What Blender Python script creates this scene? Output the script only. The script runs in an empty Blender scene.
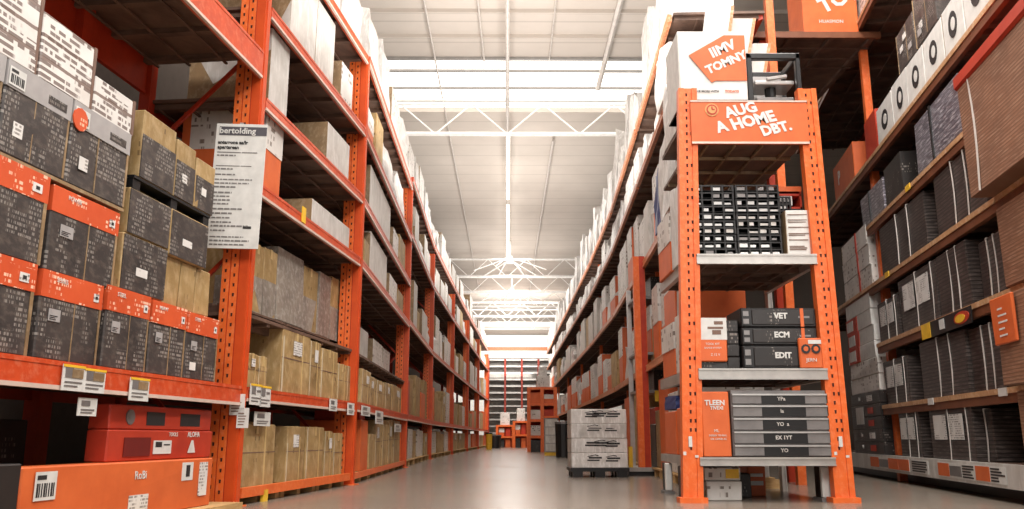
import bpy, bmesh, math, random
from mathutils import Vector, Matrix
random.seed(7)
S = bpy.context.scene
COL = S.collection
R = math.radians

# ------------------------------------------------------------------ camera
FPX, EYE = 850.0, 0.55
PITCH = math.atan((437.5 - 254.5) / FPX)
YAW = math.atan(5.0 * math.cos(PITCH) / FPX)
FWD = Vector((math.sin(YAW) * math.cos(PITCH), math.cos(YAW) * math.cos(PITCH), math.sin(PITCH)))
RGT = Vector((math.cos(YAW), -math.sin(YAW), 0))
UPV = RGT.cross(FWD)
EYEP = Vector((0, 0, EYE))
cam_d = bpy.data.cameras.new('camera'); cam = bpy.data.objects.new('camera', cam_d); COL.objects.link(cam)
cam.location = EYEP; cam.rotation_euler = (R(90) + PITCH, 0, -YAW)
cam_d.sensor_width = 36; cam_d.lens = FPX / 1024 * 36; cam_d.clip_end = 200; cam_d.clip_start = .05
S.camera = cam

def sight(px, py): return FWD + RGT * ((px - 512) / FPX) + UPV * ((254.5 - py) / FPX)
def on_z(px, py, z=0.0):
    r = sight(px, py); return EYEP + r * ((z - EYE) / r.z)
def on_y(px, py, Y):
    r = sight(px, py); return EYEP + r * (Y / r.y)

# ------------------------------------------------------------------ materials
def lin(c):
    return tuple((v / 255 / 12.92 if v / 255 <= .04045 else ((v / 255 + .055) / 1.055) ** 2.4) for v in c) + (1.0,)

class NT:
    def __init__(s, name):
        s.m = bpy.data.materials.new(name); s.m.use_nodes = True
        s.t = s.m.node_tree; s.b = s.t.nodes['Principled BSDF']
    def n(s, kind, **kw):
        x = s.t.nodes.new(kind)
        for k, v in kw.items(): setattr(x, k, v)
        return x
    def l(s, a, b): s.t.links.new(a, b)
    def math(s, op, a, b=None):
        x = s.n('ShaderNodeMath', operation=op)
        for i, v in enumerate((a, b)):
            if v is None: continue
            if isinstance(v, (int, float)): x.inputs[i].default_value = v
            else: s.l(v, x.inputs[i])
        return x.outputs[0]
    def comb(s, a, b, c):
        x = s.n('ShaderNodeCombineXYZ')
        for i, v in enumerate((a, b, c)):
            if isinstance(v, (int, float)): x.inputs[i].default_value = v
            else: s.l(v, x.inputs[i])
        return x.outputs[0]
    def noise(s, vec, scale, detail=3, rough=.55):
        x = s.n('ShaderNodeTexNoise'); s.l(vec, x.inputs['Vector'])
        x.inputs['Scale'].default_value = scale; x.inputs['Detail'].default_value = detail; x.inputs['Roughness'].default_value = rough
        return x.outputs['Fac']
    def ramp(s, fac, lo, hi):
        x = s.n('ShaderNodeMapRange'); s.l(fac, x.inputs[0]); x.inputs[1].default_value = lo; x.inputs[2].default_value = hi
        return x.outputs[0]
    def mix(s, fac, a, b):
        x = s.n('ShaderNodeMix', data_type='RGBA')
        if isinstance(fac, (int, float)): x.inputs[0].default_value = fac
        else: s.l(fac, x.inputs[0])
        for i, v in ((6, a), (7, b)):
            if isinstance(v, tuple): x.inputs[i].default_value = v
            else: s.l(v, x.inputs[i])
        return x.outputs[2]
    def bump(s, h, strength, dist=.01):
        x = s.n('ShaderNodeBump'); s.l(h, x.inputs['Height']); x.inputs['Strength'].default_value = strength; x.inputs['Distance'].default_value = dist
        s.l(x.outputs[0], s.b.inputs['Normal'])

MATS = {}
def gmat(name, base, base2=None, ink=None, rows=28, cols=45, blk=(4, 5), thr=.52, cover=.5, layers=0, layercol=(30, 24, 20),
         layerw=.18, streak=None, streak_amt=.6, sdir=(6, 1.2), rough=.6, metal=0.0, mott=3.0, bump=.15, spec=.4, vary=.12, ink_amt=.85):
    t = NT(name); b = t.b
    tc = t.n('ShaderNodeTexCoord'); oi = t.n('ShaderNodeObjectInfo')
    off = t.n('ShaderNodeVectorMath', operation='ADD')
    t.l(tc.outputs['Object'], off.inputs[0])
    rr = t.math('MULTIPLY', oi.outputs['Random'], 53.0)
    t.l(t.comb(rr, 0, 0), off.inputs[1])
    sep = t.n('ShaderNodeSeparateXYZ'); t.l(off.outputs[0], sep.inputs[0])
    u = t.math('ADD', sep.outputs[0], sep.outputs[1]); z = sep.outputs[2]
    n1 = t.noise(off.outputs[0], mott, 5, .6)
    col = t.mix(t.ramp(n1, .35, .68), lin(base), lin(base2 or tuple(v * .82 for v in base)))
    h = n1
    if streak:
        sv = t.comb(t.math('MULTIPLY', u, sdir[0]), t.math('MULTIPLY', sep.outputs[1], sdir[0]), t.math('ADD', t.math('MULTIPLY', z, sdir[1]), t.math('MULTIPLY', u, sdir[0] * .25)))
        sn = t.noise(sv, 4, 4, .65)
        sf = t.math('MULTIPLY', t.ramp(sn, .48, .70), streak_amt)
        col = t.mix(sf, col, lin(streak)); h = sn
    if layers:
        fz = t.math('FRACT', t.math('ADD', t.math('MULTIPLY', z, layers), t.math('MULTIPLY', n1, .25)))
        lf = t.math('MULTIPLY', t.math('LESS_THAN', fz, layerw), .85)
        col = t.mix(lf, col, lin(layercol))
    if ink:
        rz = t.math('MULTIPLY', z, rows)
        row = t.math('FLOOR', rz); fr = t.math('FRACT', rz)
        nv = t.comb(t.math('MULTIPLY', u, cols), t.math('MULTIPLY', row, 13.71), 0)
        tx = t.ramp(t.noise(nv, 1, 1, .5), thr, thr + .04)
        fm = t.math('GREATER_THAN', fr, .42)
        bv = t.comb(t.math('MULTIPLY', u, blk[0]), t.math('MULTIPLY', t.math('FLOOR', t.math('MULTIPLY', z, blk[1] * 1.6)), .73), 4.2)
        bm = t.ramp(t.noise(bv, 1.6, 1, .5), cover, cover + .03)
        f = t.math('MULTIPLY', t.math('MULTIPLY', tx, fm), t.math('MULTIPLY', bm, ink_amt))
        col = t.mix(f, col, lin(ink))
    hv = t.n('ShaderNodeHueSaturation'); t.l(col, hv.inputs['Color'])
    t.l(t.math('ADD', t.math('MULTIPLY', oi.outputs['Random'], vary), 1 - vary / 2), hv.inputs['Value'])
    t.l(hv.outputs[0], b.inputs['Base Color'])
    b.inputs['Roughness'].default_value = rough; b.inputs['Metallic'].default_value = metal
    b.inputs['Specular IOR Level'].default_value = spec
    if bump: t.bump(h, bump)
    MATS[name] = t.m
    return t.m

def flat(name, c, rough=.55, emit=0, metal=0.0):
    t = NT(name)
    tc = t.n('ShaderNodeTexCoord'); n = t.noise(tc.outputs['Object'], 9, 3)
    col = t.mix(t.ramp(n, .3, .75), lin(c), lin(tuple(v * .9 for v in c)))
    t.l(col, t.b.inputs['Base Color']); t.b.inputs['Roughness'].default_value = rough; t.b.inputs['Metallic'].default_value = metal
    if emit:
        t.b.inputs['Emission Color'].default_value = lin(c); t.b.inputs['Emission Strength'].default_value = emit
    MATS[name] = t.m
    return t.m

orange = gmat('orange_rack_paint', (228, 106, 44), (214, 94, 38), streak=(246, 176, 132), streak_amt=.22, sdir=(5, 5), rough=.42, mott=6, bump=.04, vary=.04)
orange_deep = gmat('deep_shaded_orange', (180, 54, 26), (156, 42, 20), rough=.45, mott=6, bump=.04, vary=.04)  # darkened rack orange; on rear members it paints in their shade
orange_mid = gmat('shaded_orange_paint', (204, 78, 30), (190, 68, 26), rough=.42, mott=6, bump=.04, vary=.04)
beam_red = gmat('red_orange_beam_paint', (204, 76, 36), (186, 64, 30), streak=(240, 160, 124), streak_amt=.25, sdir=(5, 5), rough=.4, mott=6, bump=.04, vary=.04)
lip = flat('pale_beam_lip', (214, 190, 176), .4)
deckm = gmat('brown_deck', (118, 91, 76), (90, 68, 57), layers=0, streak=(52, 38, 32), sdir=(.6, 5), rough=.6, mott=3, vary=.05)
steel = gmat('galvanised_steel', (186, 182, 176), (164, 160, 156), rough=.35, metal=.5, mott=5, bump=.03, vary=.05)
black = flat('black_plastic', (22, 21, 22), .4)
hole = flat('slot_shadow', (60, 18, 6), .9)
white = flat('white_card', (216, 214, 209), .6)
paper = gmat('printed_paper', (222, 218, 213), (206, 202, 197), ink=(128, 120, 114), rows=44, cols=60, thr=.46, cover=.48, rough=.7, bump=0, vary=.05)
kraft = gmat('kraft_cardboard', (172, 143, 96), (138, 111, 70), ink=(92, 70, 44), rows=16, cols=26, thr=.56, cover=.60, streak=(214, 188, 148), streak_amt=.4, sdir=(3, 2), rough=.55, vary=.22)
kraftd = gmat('dusky_cardboard', (150, 122, 88), (120, 98, 72), streak=(190, 170, 140), streak_amt=.45, sdir=(3, 3), rough=.5, vary=.2)
greywrap = gmat('grey_stretch_wrap', (150, 140, 128), (116, 106, 98), streak=(206, 200, 192), streak_amt=.55, sdir=(4, 4), rough=.35, vary=.15)
char = gmat('charcoal_print', (70, 63, 60), (52, 47, 46), ink=(168, 160, 152), rows=36, cols=95, blk=(4, 5), thr=.50, cover=.49, streak=(116, 104, 94), streak_amt=.5, sdir=(3, 5), rough=.5, vary=.15, ink_amt=.55)
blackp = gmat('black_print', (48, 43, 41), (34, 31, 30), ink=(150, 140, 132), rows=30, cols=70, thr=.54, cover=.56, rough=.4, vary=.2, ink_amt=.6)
orband = gmat('orange_print_band', (210, 88, 46), (194, 74, 36), ink=(240, 196, 168), rows=34, cols=60, blk=(5, 12), thr=.50, cover=.54, rough=.5, vary=.08, ink_amt=.9)
orbox = gmat('orange_carton', (214, 104, 52), (200, 92, 44), rough=.48, mott=4, vary=.08, bump=.06)
redbox = gmat('red_orange_carton', (188, 62, 38), (168, 50, 32), rough=.5, mott=4, vary=.08, bump=.06)
whitep = gmat('white_print', (216, 211, 205), (192, 187, 181), ink=(96, 78, 66), rows=14, cols=20, thr=.52, cover=.52, layers=0, rough=.45, vary=.1)
whitelay = gmat('white_layers', (228, 224, 219), (206, 200, 194), ink=(96, 74, 66), rows=26, cols=24, blk=(3, 7), thr=.40, cover=.48, layers=7.5, layercol=(104, 78, 66), layerw=.16, rough=.4, vary=.08)
whitewrap = gmat('white_wrap', (206, 201, 196), (170, 164, 158), streak=(236, 233, 230), streak_amt=.7, sdir=(5, 1.5), rough=.35, vary=.14)
greypanel = gmat('pale_grey_card', (200, 195, 189), (176, 170, 163), streak=(230, 228, 224), streak_amt=.5, sdir=(3, 1), rough=.5, vary=.14)
greylid = flat('grey_lid', (168, 163, 161), .5)
bundle = gmat('dark_sheet_bundle', (72, 62, 58), (50, 43, 41), layers=26, layercol=(34, 28, 26), layerw=.35, streak=(150, 138, 132), streak_amt=.45, sdir=(1.2, 16), rough=.4, vary=.18)
lilac = gmat('silvery_bundle', (110, 104, 112), (84, 80, 88), layers=22, layercol=(60, 54, 58), streak=(226, 222, 228), streak_amt=.8, sdir=(1.5, 12), rough=.3, vary=.1)
brownstack = gmat('corrugated_stack', (146, 106, 82), (116, 82, 64), layers=34, layercol=(112, 78, 58), layerw=.35, streak=(206, 176, 150), streak_amt=.45, sdir=(1, 18), rough=.55, vary=.1)
strapm = flat('white_strap', (216, 208, 200), .5)
timber = gmat('pallet_timber', (196, 158, 104), (168, 130, 84), streak=(216, 186, 138), sdir=(1, 10), rough=.75, vary=.15)
yellow = flat('yellow_tag', (240, 190, 50), .5)
blue = flat('blue_wrap', (44, 62, 118), .45)
redbag = flat('dark_red_plastic', (110, 30, 26), .45)
ink = flat('black_ink', (40, 37, 37), .6)
inkbrown = flat('brown_ink', (120, 92, 78), .6)
hdrgrey = flat('charcoal_header', (72, 68, 74), .5)
crate = gmat('black_crate', (34, 32, 32), (24, 22, 22), rough=.4, vary=.1)
dgrey = gmat('grey_metal_drawer', (134, 130, 128), (116, 112, 111), rough=.38, metal=.3, mott=5, vary=.06)
ledm = flat('lamp_diffuser', (255, 250, 240), .5, emit=2.2)
purlm = flat('grey_white_steel', (150, 146, 141), .5)
pipem = flat('pale_pipe', (204, 196, 188), .5)
trussm = flat('glowing_white_steel', (246, 243, 238), .4, emit=.12)  # slight glow put into the steel to keep it bright
silver = flat('silver_trim', (205, 203, 200), .3, metal=.6)

# ------------------------------------------------------------------ mesh builder
class MB:
    def __init__(s): s.v = []; s.f = []; s.mi = []
    def box(s, x0, x1, y0, y1, z0, z1, m=0, lean=0.0, jit=0.0):
        i = len(s.v)
        for z in (z0, z1):
            for (x, y) in ((x0, y0), (x1, y0), (x1, y1), (x0, y1)):
                s.v.append(Vector((x + lean * z + random.uniform(-jit, jit), y + random.uniform(-jit, jit), z)))
        for q in ((3, 2, 1, 0), (4, 5, 6, 7), (0, 1, 5, 4), (1, 2, 6, 5), (2, 3, 7, 6), (3, 0, 4, 7)):
            s.f.append([i + k for k in q]); s.mi.append(m)
        return s
    def bar(s, a, b, r, m=0, n=4, r2=None):
        a = Vector(a); b = Vector(b); d = (b - a).normalized()
        t = Vector((0, 0, 1)) if abs(d.z) < .9 else Vector((1, 0, 0))
        p = d.cross(t).normalized(); q = d.cross(p); i = len(s.v)
        for c, rad in ((a, r), (b, r if r2 is None else r2)):
            for k in range(n):
                an = 2 * math.pi * (k + .5) / n
                s.v.append(c + p * math.cos(an) * rad + q * math.sin(an) * rad)
        for k in range(n):
            s.f.append([i + k, i + (k + 1) % n, i + n + (k + 1) % n, i + n + k]); s.mi.append(m)
        s.f.append([i + k for k in range(n)][::-1]); s.mi.append(m)
        s.f.append([i + n + k for k in range(n)]); s.mi.append(m)
        return s
    def poly(s, pts, m=0):
        i = len(s.v); s.v += [Vector(p) for p in pts]; s.f.append(list(range(i, i + len(pts)))); s.mi.append(m); return s
    def prism(s, pts, y0, y1, m=0):      # outline in x,z extruded along y
        i = len(s.v); n = len(pts)
        s.v += [Vector((p[0], y0, p[1])) for p in pts] + [Vector((p[0], y1, p[1])) for p in pts]
        s.f.append([i + k for k in range(n)]); s.mi.append(m)
        s.f.append([i + n + k for k in range(n)][::-1]); s.mi.append(m)
        for k in range(n):
            s.f.append([i + k, i + n + k, i + n + (k + 1) % n, i + (k + 1) % n]); s.mi.append(m)
        return s
    def build(s, name, mats, parent=None, loc=None, rz=None, bevel=0, smooth=False, label=None):
        me = bpy.data.meshes.new(name)
        me.from_pydata([tuple(v) for v in s.v], [], s.f)
        if not isinstance(mats, (list, tuple)): mats = [mats]
        for m in mats: me.materials.append(m)
        me.polygons.foreach_set('material_index', s.mi)
        bm = bmesh.new(); bm.from_mesh(me)
        bmesh.ops.recalc_face_normals(bm, faces=bm.faces)
        if bevel: bmesh.ops.bevel(bm, geom=[e for e in bm.edges], offset=bevel, segments=1, affect='EDGES')
        if smooth:
            for f in bm.faces: f.smooth = True
        bm.to_mesh(me); bm.free()
        o = bpy.data.objects.new(name, me); COL.objects.link(o)
        if loc is not None: o.location = loc
        if rz is not None: o.rotation_euler[2] = rz
        if parent is not None: o.parent = parent
        if label: o['label'] = label
        return o

SEEN = {}
def tag(o, label, cat, group=None, kind=None):
    SEEN.setdefault(label, []).append(o.name)
    o['label'] = label; o['category'] = cat
    if group: o['group'] = group
    if kind: o['kind'] = kind
    return o
def struct(o): o['kind'] = 'structure'; return o
def thing(name, label, cat, loc, rz=0, group=None):
    o = bpy.data.objects.new(name, None); COL.objects.link(o); o.location = loc; o.rotation_euler[2] = rz
    return tag(o, label, cat, group)

def letters(txt, size, m, parent, x, y, z, name='printed_text', slant=0, thick=.0015, bold=.0, align='CENTER', shear=0, spacing=1.0):
    c = bpy.data.curves.new('t', 'FONT'); c.body = txt; c.size = size; c.extrude = thick; c.align_x = align; c.align_y = 'CENTER'; c.offset = bold; c.shear = shear
    c.space_character = spacing; c.resolution_u = 2; c.space_line = .8
    o = bpy.data.objects.new('t', c); me = bpy.data.meshes.new_from_object(o)
    bpy.data.objects.remove(o); me.materials.clear(); me.materials.append(m); me.name = name
    q = bpy.data.objects.new(name, me); COL.objects.link(q); q.parent = parent
    q.matrix_local = Matrix.Translation((x, y, z)) @ Matrix.Rotation(R(90), 4, 'X') @ Matrix.Rotation(slant, 4, 'Z')
    return q

class Frame:
    """a shelf front on the floor plan: x to the right as one faces it, y into the shelf"""
    def __init__(s, a, b):
        s.o = Vector((a[0], a[1], 0)); d = Vector((b[0] - a[0], b[1] - a[1], 0)); s.L = d.length; s.u = d.normalized()
        s.n = Vector((-s.u.y, s.u.x, 0)); s.rz = math.atan2(s.u.y, s.u.x)
    def w(s, x, y=0, z=0): return s.o + s.u * x + s.n * y + Vector((0, 0, z))
    def px(s, px, py, y=0.0):
        r = sight(px, py); p0 = s.w(0, y); t = (p0 - EYEP).dot(s.n) / r.dot(s.n); p = EYEP + r * t
        return (p - s.o).dot(s.u), p.z

# ------------------------------------------------------------------ goods
def carton_mesh(name, w, d, h, m, bevel=.008, jit=.006, parent=None, loc=None, rz=None, m2=None):
    b = MB(); b.box(-w / 2, w / 2, 0, d, 0, h, 0, jit=jit)
    return b.build(name, [m], parent, loc, rz, bevel=min(bevel, w * .08, h * .08))

def wrapped_mesh(name, w, d, h, m, parent=None, loc=None, rz=None, peak=.12, rough=.03, nx=3, nz=4, ny=2):
    bm = bmesh.new(); vs = {}
    def g(i, j, k):
        key = (i, j, k)
        if key not in vs:
            fx, fy, fz = i / nx, j / ny, k / nz
            t = 1 - .10 * fz * fz * random.uniform(.4, 1.4)
            x = (fx - .5) * w * t; y = d / 2 + (fy - .5) * d * t; z = h * fz
            if k > 0:
                x += random.uniform(-1, 1) * rough * w; y += random.uniform(-1, 1) * rough * d
            if k == nz: z += random.uniform(-peak, .2 * peak) * h
            vs[key] = bm.verts.new((x, y, z))
        return vs[key]
    for i in range(nx):
        for k in range(nz):
            bm.faces.new((g(i, 0, k), g(i + 1, 0, k), g(i + 1, 0, k + 1), g(i, 0, k + 1)))
            bm.faces.new((g(i + 1, ny, k), g(i, ny, k), g(i, ny, k + 1), g(i + 1, ny, k + 1)))
    for j in range(ny):
        for k in range(nz):
            bm.faces.new((g(0, j + 1, k), g(0, j, k), g(0, j, k + 1), g(0, j + 1, k + 1)))
            bm.faces.new((g(nx, j, k), g(nx, j + 1, k), g(nx, j + 1, k + 1), g(nx, j, k + 1)))
    for i in range(nx):
        for j in range(ny):
            bm.faces.new((g(i, j, nz), g(i + 1, j, nz), g(i + 1, j + 1, nz), g(i, j + 1, nz)))
            bm.faces.new((g(i, j, 0), g(i, j + 1, 0), g(i + 1, j + 1, 0), g(i + 1, j, 0)))
    me = bpy.data.meshes.new(name); bm.normal_update(); bm.to_mesh(me); bm.free(); me.materials.append(m)
    o = bpy.data.objects.new(name, me); COL.objects.link(o)
    if loc is not None: o.location = loc
    if rz is not None: o.rotation_euler[2] = rz
    if parent is not None: o.parent = parent
    return o

def sticker(root, x0, x1, z0, z1, m, name='sticker', y=-.004, extra=None):
    b = MB(); b.box(x0, x1, y - .003, y, z0, z1, 0)
    mats = [m]
    if extra:
        mats += [ink]
        for (a, c, e, g) in extra: b.box(x0 + (x1 - x0) * a, x0 + (x1 - x0) * c, y - .0045, y - .003, z0 + (z1 - z0) * e, z0 + (z1 - z0) * g, 1)
    return b.build(name, mats, root)

BARS = [(.08 + i * .11, .08 + i * .11 + (.05 if i % 3 else .08), .12, .6) for i in range(8)] + [(.08, .5, .72, .88)]
LINES = [(.08, random.uniform(.5, .92), .12 + i * .14, .12 + i * .14 + .06) for i in range(6)]
PIC = [(.1, .45, .5, .9), (.55, .9, .62, .72), (.1, .9, .3, .36), (.1, .7, .15, .21)]

def strap(root, x, d, h, curve=.03, r=.006, name='strap'):
    b = MB(); pts = [(x + math.sin(i / 6 * 3.1) * curve, -.008, h * i / 6) for i in range(7)] + [(x, d * .9, h + .006)]
    for p, q in zip(pts, pts[1:]): b.bar(p, q, r)
    return b.build(name, strapm, root)

def flaps(root, w, d, h, m):
    b = MB(); b.box(-.025, .025, .004, d - .004, h, h + .003); b.box(-.025, .025, -.003, 0, h - .09, h + .003)
    return b.build('packing_tape', m, root)

tapem = flat('tan_tape', (206, 176, 122), .3)
tapeclear = flat('clear_tape', (214, 200, 172), .25)

def put(F, x0, x1, y, d, z0, z1, style, label, group=None, gap=.006):
    """one carton or bundle on the shelf front F"""
    w = max(.02, x1 - x0 - gap); h = z1 - z0 - .002; loc = F.w((x0 + x1) / 2, y, z0); rz = F.rz
    kw = dict(loc=loc, rz=rz)
    if style == 'kraft':
        o = carton_mesh('cardboard_carton', w, d, h, kraft, **kw); tag(o, label, 'carton', group)
        MB().box(-w * .48, -w * .44, -.003, 0, .005, h - .005).build('edge_crease', tapeclear, o); MB().box(w * .2, w * .24, -.003, 0, .005, h - .005).build('strap', tapem, o)
        flaps(o, w, d, h, tapem)
        b = MB(); b.box(-w / 2, w / 2, -.002, .0, h * .54, h * .555); b.build('flap_seam', inkbrown, o)
        if w > .2 and random.random() < .6:
            sx = random.uniform(-.3, .1) * w; sticker(o, sx, sx + w * .3, h * .62, h * .85, paper, 'shipping_label')
    elif style == 'krafttop':
        o = carton_mesh('cardboard_carton', w, d, h, kraft, **kw); tag(o, label, 'carton', group)
        b = MB(); b.box(-w / 2 - .003, w / 2 + .003, -.004, d * .5, 0, h * .52); b.build('wrap_sleeve', greywrap, o)
        flaps(o, w, d, h, tapem)
    elif style == 'dark':
        o = carton_mesh('printed_carton', w, d, h, char, **kw); tag(o, label, 'carton', group)
        b = MB(); b.box(-w / 2 - .004, -w / 2 + .006, -.003, d, 0, h); b.build('cardboard_edge', kraftd, o)
        for i in range(random.choice((2, 3))):
            sx = random.uniform(-.42, .2) * w; sz = random.uniform(.15, .65) * h
            sticker(o, sx, sx + w * .18, sz, sz + h * .14, random.choice((greylid, paper, greylid)), 'sticker', extra=None)
        b = MB(); b.box(w * .05, w * .065, -.003, .0, .02, h - .02); b.build('edge_tape', kraftd, o)
    elif style == 'darkkraft':     # kraft side, dusty dark printed front
        o = carton_mesh('cardboard_carton', w, d, h, kraft, **kw); tag(o, label, 'carton', group)
        b = MB(); b.box(-w / 2 + .002, w / 2 - .002, -.005, .001, .004, h * (.64 if 'pallet, ' in label and 'tall' in label else .97)); b.build('dark_print_panel', char, o)
        if random.random() < .7: sticker(o, -w * .2, w * .05, h * .3, h * .45, paper, y=-.006)
    elif style == 'band':          # dark carton with an orange top band
        o = carton_mesh('printed_carton', w, d, h, char, **kw); tag(o, label, 'carton', group)
        b = MB(); b.box(-w / 2 - .003, w / 2 + .003, -.005, d * .8, h * .70, h + .003); b.build('orange_band', orband, o)
        sticker(o, -w * .36, -w * .18, h * .44, h * .58, greylid, extra=LINES[:3])
        if random.random() < .6: sticker(o, -w * .36, -w * .18, h * .14, h * .26, paper)
        sticker(o, w * .34, w * .43, h * .78, h * .88, paper, y=-.006, extra=[(.3, .7, .3, .7)])
        letters(random.choice(('SERIES', 'HEAVY', 'POWER', 'STEEL')), h * .075, strapm, o, -w * .2, -.0065, h * .92)
        MB().box(w * .04, w * .052, -.004, .0, .0, h * .7).build('edge_tape', kraftd, o); MB().box(w * .47, w * .5, -.004, 0, 0, h * .7).build('edge_tape', kraftd, o)
    elif style == 'greytop':
        o = carton_mesh('printed_carton', w, d, h, char, **kw); tag(o, label, 'carton', group)
        b = MB(); b.box(-w / 2 - .004, w / 2 + .004, -.006, d * .9, h * .72, h + .003); b.build('grey_lid', greylid, o)
        MB().box(-.06 * w, -.045 * w, -.004, 0, .01, h * .72).build('edge_tape', kraftd, o); MB().box(.47 * w, .5 * w, -.004, 0, .01, h * .72).build('edge_tape', kraftd, o)
        sticker(o, -w * .34, -w * .2, h * .22, h * .38, paper)
        b = MB(); b.box(w * .12, w * .42, -.008, -.006, h * .78, h * .88); b.build('dark_label', char, o)
    elif style == 'whitepack':
        o = carton_mesh('shrink_wrapped_pack', w, d, h, whitelay, **kw); tag(o, label, 'pack', group)
        b = MB(); b.box(w * .5 - .02, w * .5 + .003, -.004, d, 0, h); b.build('brown_edge', inkbrown, o)
    elif style == 'orangebox':
        o = carton_mesh('orange_carton', w, d, h, orbox, **kw); tag(o, label, 'carton', group)
    elif style == 'redbox':
        o = carton_mesh('red_carton', w, d, h, redbox, **kw); tag(o, label, 'carton', group)
    elif style == 'white':
        o = carton_mesh('white_carton', w, d, h, whitep, **kw); tag(o, label, 'carton', group)
        b = MB(); b.box(-w / 2 - .003, -w / 2 + .001, .004, d - .004, .004, h - .004); b.build('cardboard_side', kraftd, o)
    elif style == 'grey':
        o = carton_mesh('pale_carton', w, d, h, greypanel, **kw); tag(o, label, 'carton', group)
        b = MB(); b.box(-w / 2 - .003, -w / 2 + .001, .004, d - .004, .004, h - .004); b.build('cardboard_side', kraftd, o)
    elif style == 'greyload':
        o = carton_mesh('wrapped_load', w, d, h, greywrap, jit=.015, **kw); tag(o, label, 'wrapped load', group)
    elif style == 'wrap':
        o = wrapped_mesh('wrapped_bundle', w, d, h, whitewrap, **kw); tag(o, label, 'wrapped bundle', group)
    elif style == 'tallwrap':
        o = wrapped_mesh('wrapped_bundle', w, d, h, whitewrap, peak=.3, rough=.05, **kw); tag(o, label, 'wrapped bundle', group)
    elif style == 'kraftplain':
        o = carton_mesh('cardboard_carton', w, d, h, kraft, **kw); tag(o, label, 'carton', group)
    elif style == 'orangewhite':
        o = carton_mesh('printed_carton', w, d, h, orbox, **kw); tag(o, label, 'carton', group)
        b = MB(); b.box(-w / 2 - .003, w / 2 + .003, -.005, d * .9, h * .5, h + .003); b.build('white_top', whitep, o)
    elif style == 'bundle':
        o = carton_mesh('strapped_bundle', w, d, h, bundle, jit=.012, **kw); tag(o, label, 'bundle', group)
        for sx in (-.04, .09): strap(o, sx * w * 2, d, h, curve=.02 * random.uniform(.5, 1.6), r=.007)
    elif style == 'bundlelabel':
        o = carton_mesh('strapped_bundle', w, d, h, bundle, jit=.012, **kw); tag(o, label, 'bundle', group)
        for sx in (-.36, .02):
            sticker(o, sx * w, sx * w + w * .3, h * .38, h * .86, paper, 'packing_slip', y=-.012)
        for sx in (-.02, .38): strap(o, sx * w, d, h, curve=.015, r=.006)
    elif style == 'lilac':
        o = carton_mesh('strapped_bundle', w, d, h, lilac, jit=.012, **kw); tag(o, label, 'bundle', group)
        b = MB(); b.box(-w * .12, -w * .09, -.012, d * .9, 0, h + .004); b.build('strap', black, o)
    elif style == 'brownstack':
        o = carton_mesh('cardboard_stack', w, d, h, brownstack, jit=.015, **kw); tag(o, label, 'cardboard stack', group)
    elif style == 'blackbox':
        o = carton_mesh('black_carton', w, d, h, blackp, **kw); tag(o, label, 'carton', group)
    elif style == 'blue':
        o = wrapped_mesh('wrapped_bundle', w, d, h, blue, **kw); tag(o, label, 'wrapped bundle', group)
    return o

def by_px(F, l, r, top, z0, style, label, d=.8, y=.06, group=None, z1=None, xmin=None):
    """l, r: a picture point on the left and right edge of the front face; top: a point on the top edge"""
    x0 = F.px(l[0], l[1], y)[0]; x1 = F.px(r[0], r[1], y)[0]
    if xmin is not None: x0 = max(x0, xmin)
    if z1 is None: z1 = F.px(top[0], top[1], y)[1]
    if z1 < z0 + .05: print('LOW', label, z0, z1); z1 = z0 + .1
    if x1 < x0 + .03: print('THIN', label, x0, x1); x1 = x0 + .05
    return put(F, x0, x1, y, d, z0, z1, style, label, group), x0, x1, z1

# ------------------------------------------------------------------ racking
def post_mb(H, w=.12, dep=.235, side=-1, holes=True, pitch=.085, z0=0):
    """upright: a slotted inner channel and a plain outer flange; side: which x side carries the slots"""
    b = MB()
    b.box(-w / 2, w / 2, 0, .08, z0, H, 3)
    b.box(-w * .44, w * .44, .08, .09, z0, H, 1)
    b.box(-w / 2, w / 2, .09, .155, z0, H, 0)
    b.box(-w * .44, w * .44, .155, .165, z0, H, 1)
    b.box(-w / 2, w / 2, .165, dep, z0, H, 0)
    b.box(-w * .3, w * .3, -.012, 0, z0, H, 3)
    if holes:
        sx = side * (w / 2 + .002); z = z0 + .12
        while z < H - .06:
            for yy, dz in ((.122, 0), (.20, .04)):
                s2 = .012
                b.poly([(sx, yy - s2 * .8, z + dz + s2), (sx, yy + s2 * .8, z + dz + s2), (sx, yy + s2 * .6, z + dz - s2 * 1.4), (sx, yy - s2 * .6, z + dz - s2 * 1.4)], 2)
            z += pitch
    return b

def deck_mb(L, dep, z, lo=.05):
    b = MB(); b.box(.02, L - .02, .055, dep, z - .03, z, 0)
    n = max(3, int(L / .42))
    for i in range(n): 
        x = .1 + (L - .2) * i / (n - 1); b.box(x - .035, x + .035, .07, dep - .03, z - .03 - lo, z - .03, 0)
    for yy in (.35, .7, 1.0):
        if yy < dep: b.box(.03, L - .03, yy - .012, yy + .012, z - .045 - lo, z - .03 - lo, 0)
    return b

def beam_mb(L, z, hgt=.14, y0=-.01, lipm=True):
    b = MB(); b.box(.06, L - .06, y0, y0 + .05, z - hgt, z - .004, 0)
    b.box(.06, L - .06, y0 - .006, y0 + .02, z - hgt - .012, z - hgt + .012, 1 if lipm else 0)
    b.box(.06, L - .06, y0 - .004, y0 + .01, z - .03, z - .004, 0)
    return b

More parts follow.
